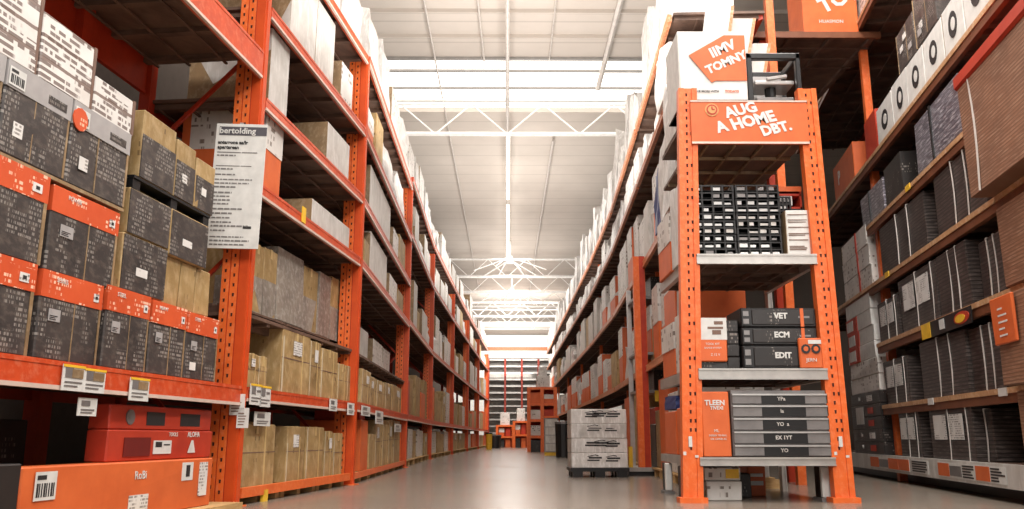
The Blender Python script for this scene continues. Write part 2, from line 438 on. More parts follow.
def rack_bay(name, F, levels, label, H, dep=1.15, slim=False, bm=None, first=False, last=True, side=-1, holes=True, group=None, recess=(), beamh=.14, near_x='first', braces=True, floorbeam=None, lipped=(0,)):
    t = thing(name, label, 'pallet rack', F.w(0), F.rz, group)
    L = F.L
    for on, x in ((first, 0.0), (last, L)):
        if not on: continue
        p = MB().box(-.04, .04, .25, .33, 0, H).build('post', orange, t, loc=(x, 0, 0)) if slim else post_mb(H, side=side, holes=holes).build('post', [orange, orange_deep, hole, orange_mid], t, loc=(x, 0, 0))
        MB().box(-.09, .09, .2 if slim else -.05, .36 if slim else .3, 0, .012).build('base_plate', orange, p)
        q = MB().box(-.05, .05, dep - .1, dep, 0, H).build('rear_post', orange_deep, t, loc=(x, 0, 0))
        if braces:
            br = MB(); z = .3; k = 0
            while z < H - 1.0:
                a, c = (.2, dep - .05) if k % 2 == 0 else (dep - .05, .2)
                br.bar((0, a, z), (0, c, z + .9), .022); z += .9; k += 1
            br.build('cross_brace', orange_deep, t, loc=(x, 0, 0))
    for i, z in enumerate(levels):
        beam_mb(L, z, .25 if z == 3.95 else beamh, lipm=i in lipped).build('beam', [bm or orange, lip], t)
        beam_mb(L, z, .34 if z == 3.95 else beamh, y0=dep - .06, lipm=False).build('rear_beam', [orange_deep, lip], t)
        deck_mb(L, dep, z).build('shelf_deck', deckm, t)
    for z in recess:
        b = MB(); b.box(.08, L - .08, .2, .25, z - .1, z, 0); b.build('inner_beam', deckm, t)
        b = deck_mb(L, dep, z, lo=.03); b.build('shelf_deck', deckm, t)
    if floorbeam:
        b = MB(); b.box(.08, L - .08, 0, .05, floorbeam - .07, floorbeam); b.build('beam', orange, t)
    return t

def pallet(F, x0, x1, y, d, z0=0, label='', group=None, h=.12, m=None):
    w = x1 - x0; t = thing('pallet', label, 'pallet', F.w((x0 + x1) / 2, y, z0), F.rz, group)
    b = MB(); n = 5
    for i in range(n):
        yy = d * i / n; b.box(-w / 2, w / 2, yy, yy + d / n * .7, h - .02, h)
    b.build('top_boards', m or timber, t)
    for i in (0, .5, 1):
        x = -w / 2 + .05 + i * (w - .1); MB().box(x - .045, x + .045, .01, d - .01, 0, h - .02).build('stringer', m or timber, t)
    return t

# ------------------------------------------------------------------ building shell
HC = 8.6
def concrete():
    t = NT('polished_concrete'); tc = t.n('ShaderNodeTexCoord'); o = tc.outputs['Object']
    n1 = t.noise(o, .5, 6, .6); n2 = t.noise(o, 14, 4)
    col = t.mix(t.ramp(n1, .3, .7), lin((140, 128, 116)), lin((122, 111, 100)))
    col = t.mix(t.math('MULTIPLY', t.ramp(n2, .5, .8), .25), col, lin((112, 102, 92)))
    t.l(col, t.b.inputs['Base Color'])
    t.l(t.math('ADD', t.math('MULTIPLY', n1, .16), .16), t.b.inputs['Roughness'])
    t.b.inputs['Specular IOR Level'].default_value = .6
    t.bump(n2, .02, .003)
    return t.m
def deck_ceiling():
    t = NT('ribbed_roof_deck'); tc = t.n('ShaderNodeTexCoord'); o = tc.outputs['Object']
    n1 = t.noise(o, .6, 4, .6); sp = t.n('ShaderNodeSeparateXYZ'); t.l(o, sp.inputs[0])
    fr = t.math('FRACT', t.math('MULTIPLY', sp.outputs[1], 1.1))
    col = t.mix(t.ramp(n1, .3, .7), lin((200, 190, 180)), lin((188, 178, 168)))
    col = t.mix(t.math('MULTIPLY', t.math('LESS_THAN', fr, .06), .35), col, lin((140, 130, 122)))
    t.l(col, t.b.inputs['Base Color']); t.b.inputs['Roughness'].default_value = .8
    t.bump(t.math('FRACT', t.math('MULTIPLY', sp.outputs[1], 3.3)), .25, .02)
    return t.m
floor_o = struct(MB().box(-9, 12, -2, 72, -.2, 0).build('floor', concrete()))
cm = deck_ceiling()
sky0, sky1 = on_z(507, 58, HC).y, on_z(507, 112, HC).y
struct(MB().box(-9, 12, -2, sky0, HC, HC + .15).box(-9, 12, sky1, 72, HC, HC + .15).box(-9, -5.5, sky0, sky1, HC, HC + .15).box(7, 12, sky0, sky1, HC, HC + .15).build('ceiling', cm))
wdark = flat('shade_wall_paint', (92, 80, 72), .8)  # dark tone stands in for the shade behind the racks
struct(MB().box(-4.7, -4.5, -2, 72, 0, HC).build('wall_left_backdrop', wdark))  # added close behind the open rack as a dark backdrop
struct(MB().box(12, 12.2, -2, 72, 0, HC).build('wall_right', wdark))
wwhite = flat('white_wall_paint', (238, 234, 228), .7)
struct(MB().box(-9, 12, 68, 68.2, 0, HC).build('wall_back', wwhite))
# rooflight: translucent panels between purlins
skm = flat('translucent_rooflight', (255, 250, 243), .5, emit=1.7)
struct(MB().box(-5.5, 7, sky0, sky1, HC + .12, HC + .15).build('window_1', skm))

def ceil_thing(name, label, cat, loc, group=None): return thing(name, label, cat, loc, 0, group)
# purlins under the rooflight, and cross ribs of the roof
for k, (py, r) in enumerate(((62, .05), (74, .035), (91, .03), (104, .05))):
    Y = on_z(507, py, HC - .1).y
    o = MB().box(-5.5, 7, -r, r, -.0, .05).build('purlin', purlm, loc=(0, Y, HC - .05))
    tag(o, ('white purlin at the near edge of the bright rooflight', 'second white purlin from the near edge of the rooflight', 'thin white purlin crossing the middle of the rooflight', 'white purlin near the far edge of the rooflight')[k], 'purlin', 'purlins under the rooflight')
for k, py in enumerate((12, 37)):
    Y = on_z(507, py, HC - .05).y
    o = MB().box(-5.5, 7, -.03, .03, -.08, 0).build('roof_rib', cm, loc=(0, Y, HC))
    tag(o, ('thin beige roof rib nearest the top of the photo', 'thin beige roof rib just before the rooflight')[k], 'roof rib', 'roof ribs')

TR = ((118, 134), (268, 277), (287, 292), (303, 306.5), (313, 316), (320, 322.5), (327, 329))
ORD = ('nearest', 'second', 'third', 'fourth', 'fifth', 'sixth', 'farthest')
for k, (pt, pb) in enumerate(TR):
    zb = 7.55 if k == 0 else 7.5
    Y = on_z(507, pb, zb).y
    dz = .75 if k == 0 else .8
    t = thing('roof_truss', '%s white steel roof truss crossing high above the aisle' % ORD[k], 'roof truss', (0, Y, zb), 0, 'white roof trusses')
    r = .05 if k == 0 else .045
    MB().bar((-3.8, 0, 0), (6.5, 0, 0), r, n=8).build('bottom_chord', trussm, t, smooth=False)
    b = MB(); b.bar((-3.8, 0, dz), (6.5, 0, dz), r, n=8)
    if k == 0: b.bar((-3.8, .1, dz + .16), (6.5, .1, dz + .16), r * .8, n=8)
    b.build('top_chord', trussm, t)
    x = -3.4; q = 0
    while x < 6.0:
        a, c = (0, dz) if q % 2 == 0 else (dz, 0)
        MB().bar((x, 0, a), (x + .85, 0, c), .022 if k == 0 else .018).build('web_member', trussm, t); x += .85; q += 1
# long light run down the middle, hung on the trusses
def strip(y0, y1, z, x, w, label, k):
    t = thing('linear_light', label, 'ceiling light', (x, (y0 + y1) / 2, z), 0, 'linear lights over the aisle')
    L = y1 - y0
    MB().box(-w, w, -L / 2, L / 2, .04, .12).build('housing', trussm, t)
    MB().box(-w * .8, w * .8, -L / 2 + .02, L / 2 - .02, 0, .04).build('diffuser', ledm, t)
    b = MB()
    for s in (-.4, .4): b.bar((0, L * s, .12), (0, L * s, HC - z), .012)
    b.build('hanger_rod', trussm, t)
Ya, Yb = on_z(507, 138, 8.1).y, on_z(510, 200, 8.1).y; Yc, Yd = on_z(507, 208, 8.1).y, on_z(510, 262, 8.1).y
strip(Ya, Yb, 8.1, .02, .05, 'long linear light just beyond the bright rooflight', 0)
strip(Yc, Yd, 8.1, .02, .055, 'farther linear light hung in line with the first one', 1)
o = MB().bar((0, 13, 0), (0, sky1 + 1, 0), .04, n=8).build('conduit', pipem, loc=(0, 0, 8.2)); tag(o, 'white pipe running along the aisle centre below the rooflight', 'pipe')
for k, (x, y0, y1, r, lab) in enumerate(((-.62, 11, 17, .02, 'thin white pipe left of the centre pipe near the photo top'), (2.1, 12, 18.5, .06, 'wide white pipe sloping beside the right rack top'), (.9, 12, 17, .015, 'thin pipe right of the centre pipe near the photo top'), (-1.55, 12, 46, .02, 'long thin pipe above the left rack tops'), (1.25, 22, 60, .035, 'long pale pipe right of the hanging lights'))):
    b = MB(); b.bar((x, y0, 0), (x + (.12 if k == 0 else 0), y1, 0), r, n=6)
    for yy in (y0 + .1, (y0 + y1) / 2, y1 - .1): b.bar((x + (.06 if k == 0 else 0), yy, 0), (x + (.06 if k == 0 else 0), yy, .12), .012)
    o = b.build('conduit', pipem, loc=(0, 0, HC - .12)); tag(o, lab, 'pipe', 'roof pipes')
# branching lamp cluster hung from the second truss, plus bulbs
for k, (px, py, lab) in enumerate(((510, 262, 'white branching lamp cluster hanging near the second truss'), (512, 293, 'farther white branching lamp cluster hanging near the fourth truss'))):
    z = 7.7; p = on_z(px, py, z)
    t = thing('hanging_lamp', lab, 'hanging lamp', p, 0, 'branching hanging lamps')
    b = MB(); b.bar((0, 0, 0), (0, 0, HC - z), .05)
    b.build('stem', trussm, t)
    for i in range(8):
        an = i * math.pi / 4 + .3; rr = 1.5 * (.8 + .4 * ((i * 37) % 5) / 5)
        b = MB(); a = Vector((0, 0, .1)); 
        for j in range(4):
            c = Vector((math.cos(an) * rr * (j + 1) / 4, math.sin(an) * .8 * rr * (j + 1) / 4, .1 - .16 * (j + 1) + .1 * (i % 3)))
            b.bar(a, c, .028); a = c
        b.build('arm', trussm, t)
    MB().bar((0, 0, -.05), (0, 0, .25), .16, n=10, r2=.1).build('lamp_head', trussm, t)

# ------------------------------------------------------------------ left rack
nodes = [on_z(-150, 331, .97), Vector((-2.195, 7.17, 0)), Vector((-1.83, 10.43, 0)), Vector((-1.90, 16.4, 0)), Vector((-1.97, 22.6, 0)), Vector((-1.82, 29.2, 0)), Vector((-1.62, 36, 0)), Vector((-1.40, 43, 0)), Vector((-1.12, 51, 0))]
LF = [Frame(a, b) for a, b in zip(nodes, nodes[1:])]
BAYW = ('before the hanging sign', 'just past the hanging sign', 'second past the sign', 'third past the sign', 'fourth past the sign', 'fifth past the sign', 'sixth past the sign', 'at the far end')
LLEV = [[.97, 3.95], [.97, 2.75, 3.56, 4.45, 5.45], [.98, 2.75, 3.55, 4.45, 5.5]] + [[.99, 2.8, 4.55, 5.7]] * 5
RSUB = 1.60
for i, F in enumerate(LF):
    rack_bay('pallet_rack', F, LLEV[i], 'orange pallet rack bay on the left, %s' % BAYW[i], 5.42 if i else 5.6, first=False, side=-1, holes=i < 4,
             group='left orange pallet rack bays', recess=[RSUB] if i in (1, 2) else (), beamh=(.15, .11, .11)[i] if i < 3 else .11, bm=beam_red, braces=i < 4, lipped=(0, 1, 2, 3, 4) if i else (0, 1))
F0, F1, F2 = LF[:3]
rp = [o for o in COL.objects if o.get('label', '').endswith('before the hanging sign')][0]
MB().box(-.07, .07, 1.02, 1.14, 0, 5.6).build('rear_post', orange_deep, rp, loc=(2.72, 0, 0))

# ---- bay before the sign: stacked cartons
g = 'orange banded cartons left of the sign'
A0 = .97
put(F0, .30, 1.13, .05, .85, A0, 1.47, 'band', 'dark carton with orange label, lowest at the left picture edge', g)
o = put(F0, .30, 1.15, .05, .85, 1.47, 1.97, 'band', 'dark orange-topped carton at the left picture edge, upper of two', g)
put(F0, 1.18, 1.75, .05, .85, A0, 1.46, 'band', 'wide dark carton with orange band, lower of the second stack from left', g)
put(F0, 1.20, 1.86, .06, .85, 1.46, 1.95, 'band', 'dark carton with orange band, upper of the second stack from left', g)
put(F0, 1.80, 2.30, .05, .85, A0, 1.48, 'band', 'orange-banded dark carton, third from left along the lowest shelf', g)
put(F0, 2.33, 2.81, .05, .85, A0, 1.47, 'band', 'orange-banded dark carton, second left of the big upright', g)
put(F0, 2.83, 3.33, .05, .85, A0, 1.46, 'band', 'orange-banded dark carton right beside the big upright', g)
g = 'grey topped cartons left of the sign'
for a, b, l in ((.15, .70, 'grey-topped charcoal carton cut by the left picture edge'), (.72, 1.26, 'grey-topped charcoal carton with barcode label, second from right of its row'), (1.28, 1.88, 'grey-topped charcoal carton with round orange mark, next to the kraft cartons')):
    q = put(F0, a, b, .05, .85, 1.99, 2.49, 'greytop', l, g); w = b - a
    if a > .7: sticker(q, -w * .48, -w * .25, .37, .47, white, y=-.008, extra=BARS)
    if a > 1.2:
        bb = MB(); bb.prism([(-w * .40 + .07 * math.cos(t), .40 + .07 * math.sin(t)) for t in [i * math.pi / 6 for i in range(12)]], -.014, -.006); bb.build('round_mark', orband, q)
MB().box(-.87, .87, 0, .85, 0, .02).build('slip_sheet', kraftd, loc=F0.w(1.015, .05, 1.97), rz=F0.rz); tag(bpy.data.objects['slip_sheet'], 'thin brown slip sheet under the grey-topped cartons', 'board')
g = 'white layered packs at the top left'
for a, b, h, l in ((.1, .93, .62, 'white and brown layered pack at the top left corner'), (.95, 1.44, .40, 'white and brown layered pack, middle of three on the grey-topped cartons'), (1.46, 1.90, .24, 'small white and brown layered pack, right end above the grey-topped cartons')):
    put(F0, a, b, .05, .8, 2.49, 2.49 + h, 'whitepack', l, g)
g = 'dusty dark fronted kraft cartons'
put(F0, 1.95, 2.50, .07, .85, 1.485, 1.86, 'darkkraft', 'dusty dark-fronted kraft carton directly on the orange-banded cartons', g)
put(F0, 1.97, 2.50, .07, .85, 1.86, 2.17, 'darkkraft', 'dusty dark-fronted kraft carton under the black pallet, left one', g)
put(F0, 2.52, 3.08, .07, .85, 1.83, 2.17, 'darkkraft', 'dusty dark-fronted kraft carton under the black pallet, right one', g)
for k in range(3):
    put(F0, 2.53 + k * .24, 2.76 + k * .24, .1, .5, 1.475, 1.83, 'kraftplain', ('small plain kraft carton atop the orange-banded cartons, left of three', 'small plain kraft carton atop the orange-banded cartons, middle of three', 'small plain kraft carton atop the orange-banded cartons, nearest the upright')[k], 'small kraft cartons')
p = pallet(F0, 2.0, 3.1, .07, .9, 2.17, 'black pallet between the dusty dark cartons left of the sign', h=.09, m=black)
put(F0, 2.05, 2.50, .07, .85, 2.262, 2.74, 'darkkraft', 'tall dusty carton on the black pallet, left with kraft side', g)
put(F0, 2.52, 2.80, .07, .85, 2.262, 2.70, 'darkkraft', 'tall dusty carton on the black pallet, middle one', g)
put(F0, 2.82, 3.12, .07, .85, 2.262, 2.66, 'darkkraft', 'tall dusty carton on the black pallet, partly behind the sign', g)
q = put(F0, 2.75, 3.25, .95, .15, A0, 2.9, 'kraftplain', 'tall kraft sheet standing behind the dusty cartons', None)
# floor of that bay
def skid():
    o = MB().box(0, 3.62, -.12, 1.0, 0, .05).build('timber_skid', timber, loc=F0.w(0, 0, 0), rz=F0.rz)
    tag(o, 'low tan timber skid on the floor under the big orange carton', 'skid')
skid()
q = put(F0, 1.14, 3.30, .0, .16, .05, .40, 'orangebox', 'long orange carton lying low left of the big upright', 'red and orange cartons under the first shelf')
sticker(q, -.98, -.80, .17, .32, white, extra=BARS); sticker(q, -.06, .17, .0, .14, paper)
sticker(q, .6, .76, .2, .325, white, extra=[(.35, .7, .2, .85)]); sticker(q, .86, .99, .08, .32, paper)
letters('RoBi', .075, white, q, .06, -.005, .26)
q = put(F0, 1.96, 3.38, .06, .14, .40, .60, 'redbox', 'red-orange carton stacked directly on the long orange one', 'red and orange cartons under the first shelf')
sticker(q, -.52, -.2, .03, .15, redbag); sticker(q, -.16, .08, .04, .13, white, extra=PIC[:2]); letters('ALOHA', .055, white, q, .4, -.005, .17); letters('TOOLS', .04, strapm, q, .1, -.005, .17)
bb = MB(); bb.poly([(.32, -.006, .04), (.44, -.006, .04), (.40, -.006, .13), (.37, -.006, .13)]); bb.build('white_picture', white, q)
q = put(F0, 2.0, 3.38, .08, .14, .60, .76, 'redbox', 'dark red carton topmost of the pile under the first shelf', 'red and orange cartons under the first shelf')
sticker(q, -.26, -.02, .03, .12, ink); sticker(q, .2, .5, .03, .12, ink)
bb = MB(); bb.prism([(-.46 + .05 * math.cos(t), .08 + .05 * math.sin(t)) for t in [i * math.pi / 6 for i in range(12)]], -.01, -.001); bb.build('round_mark', dgrey, q)
for k, (x0, x1, z1, st, lab) in enumerate(((.3, 1.125, .42, 'blackbox', 'black carton added to darken the lower left picture edge'), (1.15, 1.95, .66, 'blackbox', 'dark carton in deep shade behind the long orange carton'))):  # near carton added to darken the corner and cover the orange end
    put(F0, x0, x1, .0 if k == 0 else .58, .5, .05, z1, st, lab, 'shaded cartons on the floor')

# price tags on the first beams
def ptag(F, x, z, w, h, label, kind='plain', y=-.03):
    t = thing('price_tag', label, 'price tag', F.w(x, y, z), F.rz, 'price tags on the orange beams')
    MB().box(-w / 2, w / 2, 0, .006, 0, h).build('card', white, t)
    b = MB()
    for (a, c, e, f) in (PIC if kind != 'small' else [(.15, .6, .55, .85), (.15, .85, .3, .38), (.15, .75, .15, .22)]):
        b.box(-w / 2 + w * a, -w / 2 + w * c, -.003, 0, h * e, h * f)
    b.build('printed_text', dgrey, t)
    if kind == 'yellow': MB().box(-w / 2, w / 2, -.004, 0, h * .9, h).build('yellow_strip', yellow, t)
    if kind == 'photo': MB().box(-w * .1, w * .42, -.004, 0, h * .5, h * .85).build('product_picture', kraftd, t); MB().box(-w / 2, w / 2, -.004, 0, h * .9, h).build('yellow_strip', yellow, t)
    return t
def ptag_px(F, px0, py0, px1, py1, label, kind='plain', y=-.03):
    x0, z1 = F.px(px0, py0, y); x1, z0 = F.px(px1, py1, y); zm = F.px((px0 + px1) / 2, py1, y)[1]; zt = F.px((px0 + px1) / 2, py0, y)[1]
    return ptag(F, (x0 + x1) / 2, zm, max(.05, x1 - x0), zt - zm, label, kind, y)
ptag_px(F0, 64, 365, 83, 391, 'white price tag with picture, left of the pair below the dark cartons', 'photo')
ptag_px(F0, 85, 369, 104, 393, 'white price tag with picture, right of the pair below the dark cartons', 'photo')
ptag_px(F0, 131, 378, 148, 401, 'white price tag with yellow edge, alone on the first beam', 'photo')
ptag_px(F0, 79, 398, 96, 416, 'white square tag hanging below the pair of price tags', 'small', .0)
ptag_px(F1, 251, 384, 261, 405, 'white price tag on the beam just right of the big upright', 'yellow')
ptag_px(F1, 261, 386, 270, 407, 'white price tag second right of the big upright', 'yellow')
ptag_px(F1, 255, 412, 270, 426, 'small clear tag hanging under the beam right of the upright', 'small', .02)
ptag_px(F1, 330, 399, 337, 411, 'dark-edged price tag left of the second upright', 'small')
ptag_px(F1, 348, 403, 354, 415, 'dark-edged price tag against the second upright', 'small', -.05)
ptag_px(F2, 362, 406, 370, 416, 'double price tag just past the second upright', 'small')
ptag_px(F2, 376, 411, 383, 424, 'white price tag midway between second and third uprights', 'small')
ptag_px(F2, 395, 424, 401, 432, 'small white tag hanging before the third upright', 'small', .0)
# papers taped on the big upright
for (a, b, c, d, lab) in ((229, 394, 244, 415, 'white paper slip taped to the big upright, upper one'), (236, 408, 248, 428, 'white paper slip taped to the big upright, lower one')):
    Y = 7.17 - .075; p = on_y((a + c) / 2, d, Y); q = on_y((a + c) / 2, b, Y); w = on_y(c, d, Y).x - on_y(a, d, Y).x
    t = thing('paper_slip', lab, 'paper slip', p, 0, 'paper slips on the upright')
    MB().box(-w / 2, w / 2, 0, .004, 0, q.z - p.z).build('card', white, t)
    bb = MB(); h = q.z - p.z
    for i in range(5): bb.box(-w * .38, w * (.1 + .06 * (i % 4)), -.002, 0, h * (.15 + .14 * i), h * (.2 + .14 * i))
    bb.build('printed_text', inkbrown, t)

# the hanging sign
Ys = 6.98
c = [on_y(*q, Ys) for q in ((204, 248), (258, 249), (265, 124), (217, 124))]
SW = (c[1].x - c[0].x + c[2].x - c[3].x) / 2; SH = (c[3].z - c[0].z + c[2].z - c[1].z) / 2
t = thing('hanging_sign', 'white information sign with charcoal header hung on the big orange upright', 'sign', ((c[0].x + c[1].x) / 2 + .005, Ys, (c[0].z + c[1].z) / 2), 0)
t.rotation_euler = (0, R(.8), R(2))
MB().box(-SW / 2, SW / 2, 0, .012, 0, SH).build('board', white, t, bevel=.002)
MB().box(-SW / 2 + .03, SW / 2, -.004, 0, SH * .905, SH * .975).build('header_band', hdrgrey, t)
letters('bertolding', .075, white, t, -SW * .43, -.0055, SH * .94, align='LEFT', bold=.0012)
letters('antarrone aa/lr', .042, ink, t, -SW * .44, -.003, SH * .845, align='LEFT', bold=.0015)
letters('apartarean', .042, ink, t, -SW * .44, -.003, SH * .805, align='LEFT', bold=.0015)
bb = MB(); rnd = random.Random(3)
rows_ = [(.765, .85, .004), (.74, .4, .006), (.655, .75, .003), (.63, .36, .006), (.585, .42, .006), (.545, .80, .005), (.515, .72, .006), (.485, .46, .007), (.44, .38, .007), (.41, .34, .006), (.38, .36, .007), (.35, .33, .006), (.31, .62, .007), (.275, .42, .007), (.24, .38, .006), (.205, .42, .006), (.175, .78, .007), (.14, .30, .006), (.09, .7, .005), (.06, .82, .007), (.03, .72, .006)]
for (v, l, hh) in rows_:
    x = -SW * .44; end = -SW * .44 + SW * .92 * l
    while x < end:
        ww = rnd.uniform(.012, .05) if hh > .0045 else .2
        bb.box(x, min(end, x + ww), -.003, 0, SH * v - hh, SH * v + hh); x += ww + .008
bb.build('printed_text', dgrey, t)
bb = MB(); bb.box(SW * .18, SW * .34, -.003, 0, SH * .155, SH * .175); bb.build('printed_code', ink, t)
MB().bar((-.02, .06, SH), (-.02, .06, SH + .03), .02).bar((0, .012, SH * .6), (0, .1, SH * .6), .02).build('bracket', steel, t)

# ---- first bay past the sign
FL = .13
rb = thing('floor_beam', 'orange floor-level beam between the two nearest left uprights', 'beam', F1.w(0), F1.rz)
MB().box(.1, F1.L - .1, 0, .05, .06, FL + .01).build('beam', orange, rb)
for k, (a, b) in enumerate(((.12, 1.1), (1.14, 2.12), (2.16, 3.14))):
    pallet(F1, a, b, .055, 1.0, 0, ('tan pallet on the floor nearest the big upright', 'tan pallet on the floor, middle of the first bay past the sign', 'tan pallet on the floor against the second upright')[k], 'floor pallets past the sign', h=.12)
g = 'kraft cartons on the floor pallets'
rowF = ((.13, 1.00, .67, 'large kraft carton on the floor pallet right of the big upright'), (1.30, 1.80, .66, 'kraft carton on the floor pallet, second from the big upright'), (1.86, 2.42, .66, 'kraft carton on the floor pallet, third from the big upright'), (2.45, 2.74, .62, 'narrow kraft carton on the floor pallet, fourth from the big upright'), (2.78, 3.12, .60, 'shaded kraft carton on the floor pallet behind the second upright'))
for (a, b, h, l) in rowF:
    put(F1, a, b, .09, .8, .122, h, 'kraft', l, g)
put(F1, 1.02, 1.28, .35, .5, .122, .7, 'kraftplain', 'kraft carton set back in a gap between floor pallet cartons', g)
q = MB().box(-.05, .05, 0, .03, 0, .1).build('yellow_wedge', yellow, loc=F1.w(.62, .0, 0), rz=F1.rz); tag(q, 'small yellow tag by the floor pallet right of the upright', 'tag')

g = 'kraft cartons on the first shelf'
Z1 = .97
for (l, r, tp, st, lab) in (((246, 370), (258, 374), (256, 354), 'kraft', 'small kraft carton on first shelf right of the big upright'),
        ((258.5, 370), (267, 374), (262, 356), 'kraft', 'second small kraft carton on first shelf right of the upright'),
        ((281, 370), (309, 378), (290, 330), 'kraft', 'big kraft carton on first shelf, tallest of its row'),
        ((309.5, 370), (320, 378), (314, 341), 'kraft', 'tall narrow kraft carton beside the biggest one on first shelf'),
        ((321, 370), (337, 380), (330, 350), 'kraft', 'kraft carton with open top on first shelf, third from second upright'),
        ((338, 375), (347, 385), (342, 364), 'kraft', 'kraft carton on first shelf, second from second upright'),
        ((347.5, 375), (355, 390), (350, 366), 'kraft', 'kraft carton on first shelf tucked behind the second upright')):
    by_px(F1, l, r, tp, Z1, st, lab, group=g)
g = 'grey wrapped loads above the first shelf'
for (l, r, tp, st, lab) in (((250, 290), (262, 290), (256, 243), 'krafttop', 'wrapped tan and grey load right of the big upright, above the first shelf'),
        ((262.5, 290), (276, 290), (268, 248), 'krafttop', 'second wrapped tan and grey load from the big upright'),
        ((277, 290), (303, 300), (290, 252), 'greyload', 'widest grey wrapped load with pale creases above the big kraft carton'),
        ((303.5, 290), (317, 300), (310, 268), 'krafttop', 'wrapped tan and grey load third from the second upright'),
        ((318, 300), (330, 310), (325, 274), 'greyload', 'grey wrapped load second from the second upright'),
        ((330.5, 300), (343, 310), (337, 279), 'krafttop', 'wrapped tan and grey load next to the second upright')):
    by_px(F1, l, r, tp, RSUB + .1, st, lab, d=.7, y=.26, group=g)
pallet(F1, .15, 1.5, .25, .75, RSUB, 'dark pallet under the grey wrapped loads, nearer one', h=.098, m=deckm)
pallet(F1, 1.55, 2.95, .25, .75, RSUB, 'dark pallet under the grey wrapped loads, farther one', h=.098, m=deckm)
# second shelf
q, _, _, _ = by_px(F1, (264, 150), (281, 170), (272, 110), 2.75, 'orangewhite', 'white carton with an orange lower half beside the big upright', group='cartons on the second shelf')
by_px(F1, (312, 210), (349, 240), (330, 212), 2.75, 'grey', 'long low pale carton on the second shelf with tan end', group='cartons on the second shelf')
put(F1, .9, 1.5, .75, .35, 2.75, 2.95, 'white', 'small white carton far back on the second shelf', 'cartons on the second shelf')
q = MB().box(-.05, .05, 0, .01, 0, .16).build('yellow_tag', yellow, loc=F1.w(F1.px(304, 212, -.02)[0], -.025, 2.66), rz=F1.rz); tag(q, 'yellow tag on the second beam beside the long pale carton', 'tag')
# third shelf and up
by_px(F1, (271, 60), (289, 80), (280, 36), 3.56, 'grey', 'pale grey carton on the third shelf right of the big upright', group='pale cartons high on the left')
by_px(F1, (327, 150), (349, 170), (338, 132), 3.56, 'grey', 'large pale grey carton with tan side on the third shelf', group='pale cartons high on the left')
for (l, r, h, st, lab) in (((292, 0), (316, 40), .85, 'grey', 'tall pale panel on the fourth shelf, nearest one'), ((317, 30), (334, 60), .85, 'grey', 'tall pale panel on the fourth shelf, second one'), ((341, 90), (352, 105), .55, 'white', 'white carton on the fourth shelf near the second upright')):
    by_px(F1, l, r, None, 4.45, st, lab, group='pale cartons high on the left', z1=4.45 + h)
for (a, b, h, lab) in ((.5, 1.3, .9, 'white wrapped bundle on the topmost left shelf, nearest'), (1.35, 2.2, 1.0, 'white wrapped bundle on the topmost left shelf, second'), (2.25, 3.1, .8, 'white wrapped bundle on the topmost left shelf, beside the second upright')):
    put(F1, a, b, .06, .9, 5.45, 5.45 + h, 'wrap', lab, 'white wrapped bundles on the top left shelf')

# ---- second bay past the sign
for k, (a, b) in enumerate(((.15, 1.5), (1.6, 2.95), (3.05, 4.4), (4.5, 5.85))):
    pallet(F2, a, b, .03, 1.0, 0, ('tan pallet just past the second left upright', 'tan pallet second past the second left upright', 'tan pallet third past the second left upright', 'tan pallet against the third left upright')[k], 'floor pallets in the second bay', h=.12)
q = MB().box(.1, F2.L - .1, 0, .03, .06, .13).build('floor_beam', orange, loc=F2.w(0), rz=F2.rz); tag(q, 'orange floor-level beam between second and third left uprights', 'beam')
g = 'goods on the floor pallets of the second bay'
for (a, b, h, st, lab) in ((.9, 1.5, .78, 'orangebox', 'orange carton on the floor pallet just past the second upright'), (1.62, 2.2, .6, 'kraft', 'kraft carton on the floor pallet right of the orange one'), (2.25, 2.95, .8, 'kraft', 'tall kraft carton in the middle of the second bay floor'), (3.05, 3.7, .82, 'kraft', 'tall kraft carton right of the middle one on the second bay floor'), (3.8, 4.4, .84, 'kraft', 'kraft carton second before the third upright, on the floor pallet'), (4.5, 5.4, .84, 'kraft', 'broad kraft carton against the third upright, on the floor pallet')):
    put(F2, a, b, .06, .8, .122, h, st, lab, g)
q = put(F2, .98, 1.42, .1, .6, .78, .95, 'redbox', 'dark red carton on top of the orange floor carton', g)
g = 'kraft cartons on the first shelf of the second bay'
for (l, r, tp, st, lab) in (((362, 380), (370, 395), (366, 370), 'kraft', 'kraft carton on first shelf right after the second upright'), ((370.5, 380), (376, 395), (373, 377), 'kraft', 'kraft carton second after the second upright, first shelf'), ((377, 380), (385, 400), (381, 381), 'kraft', 'kraft carton third after the second upright, first shelf'), ((385.5, 390), (391, 400), (388, 383), 'kraft', 'kraft carton second before the third upright, first shelf'), ((392, 390), (401, 405), (396, 386), 'kraft', 'kraft carton just before the third upright, first shelf')):
    by_px(F2, l, r, tp, .98, st, lab, group=g)
pallet(F2, .9, 3.0, .25, .75, RSUB, 'dark pallet under the pale cartons past the second upright', h=.098, m=deckm)
pallet(F2, 3.1, 5.5, .25, .75, RSUB, 'dark pallet under the pale cartons before the third upright', h=.098, m=deckm)
g = 'pale cartons above the first shelf of the second bay'
for (a, b, h, st, lab) in ((1.0, 2.6, .42, 'grey', 'wide pale carton with tan side past the second upright'), (3.15, 4.3, .40, 'white', 'white ribbed carton second past the second upright'), (4.35, 5.3, .38, 'white', 'white ribbed carton before the third upright')):
    put(F2, a, b, .27, .7, RSUB + .1, RSUB + .1 + h, st, lab, g)
g = 'goods on the upper shelves of the second bay'
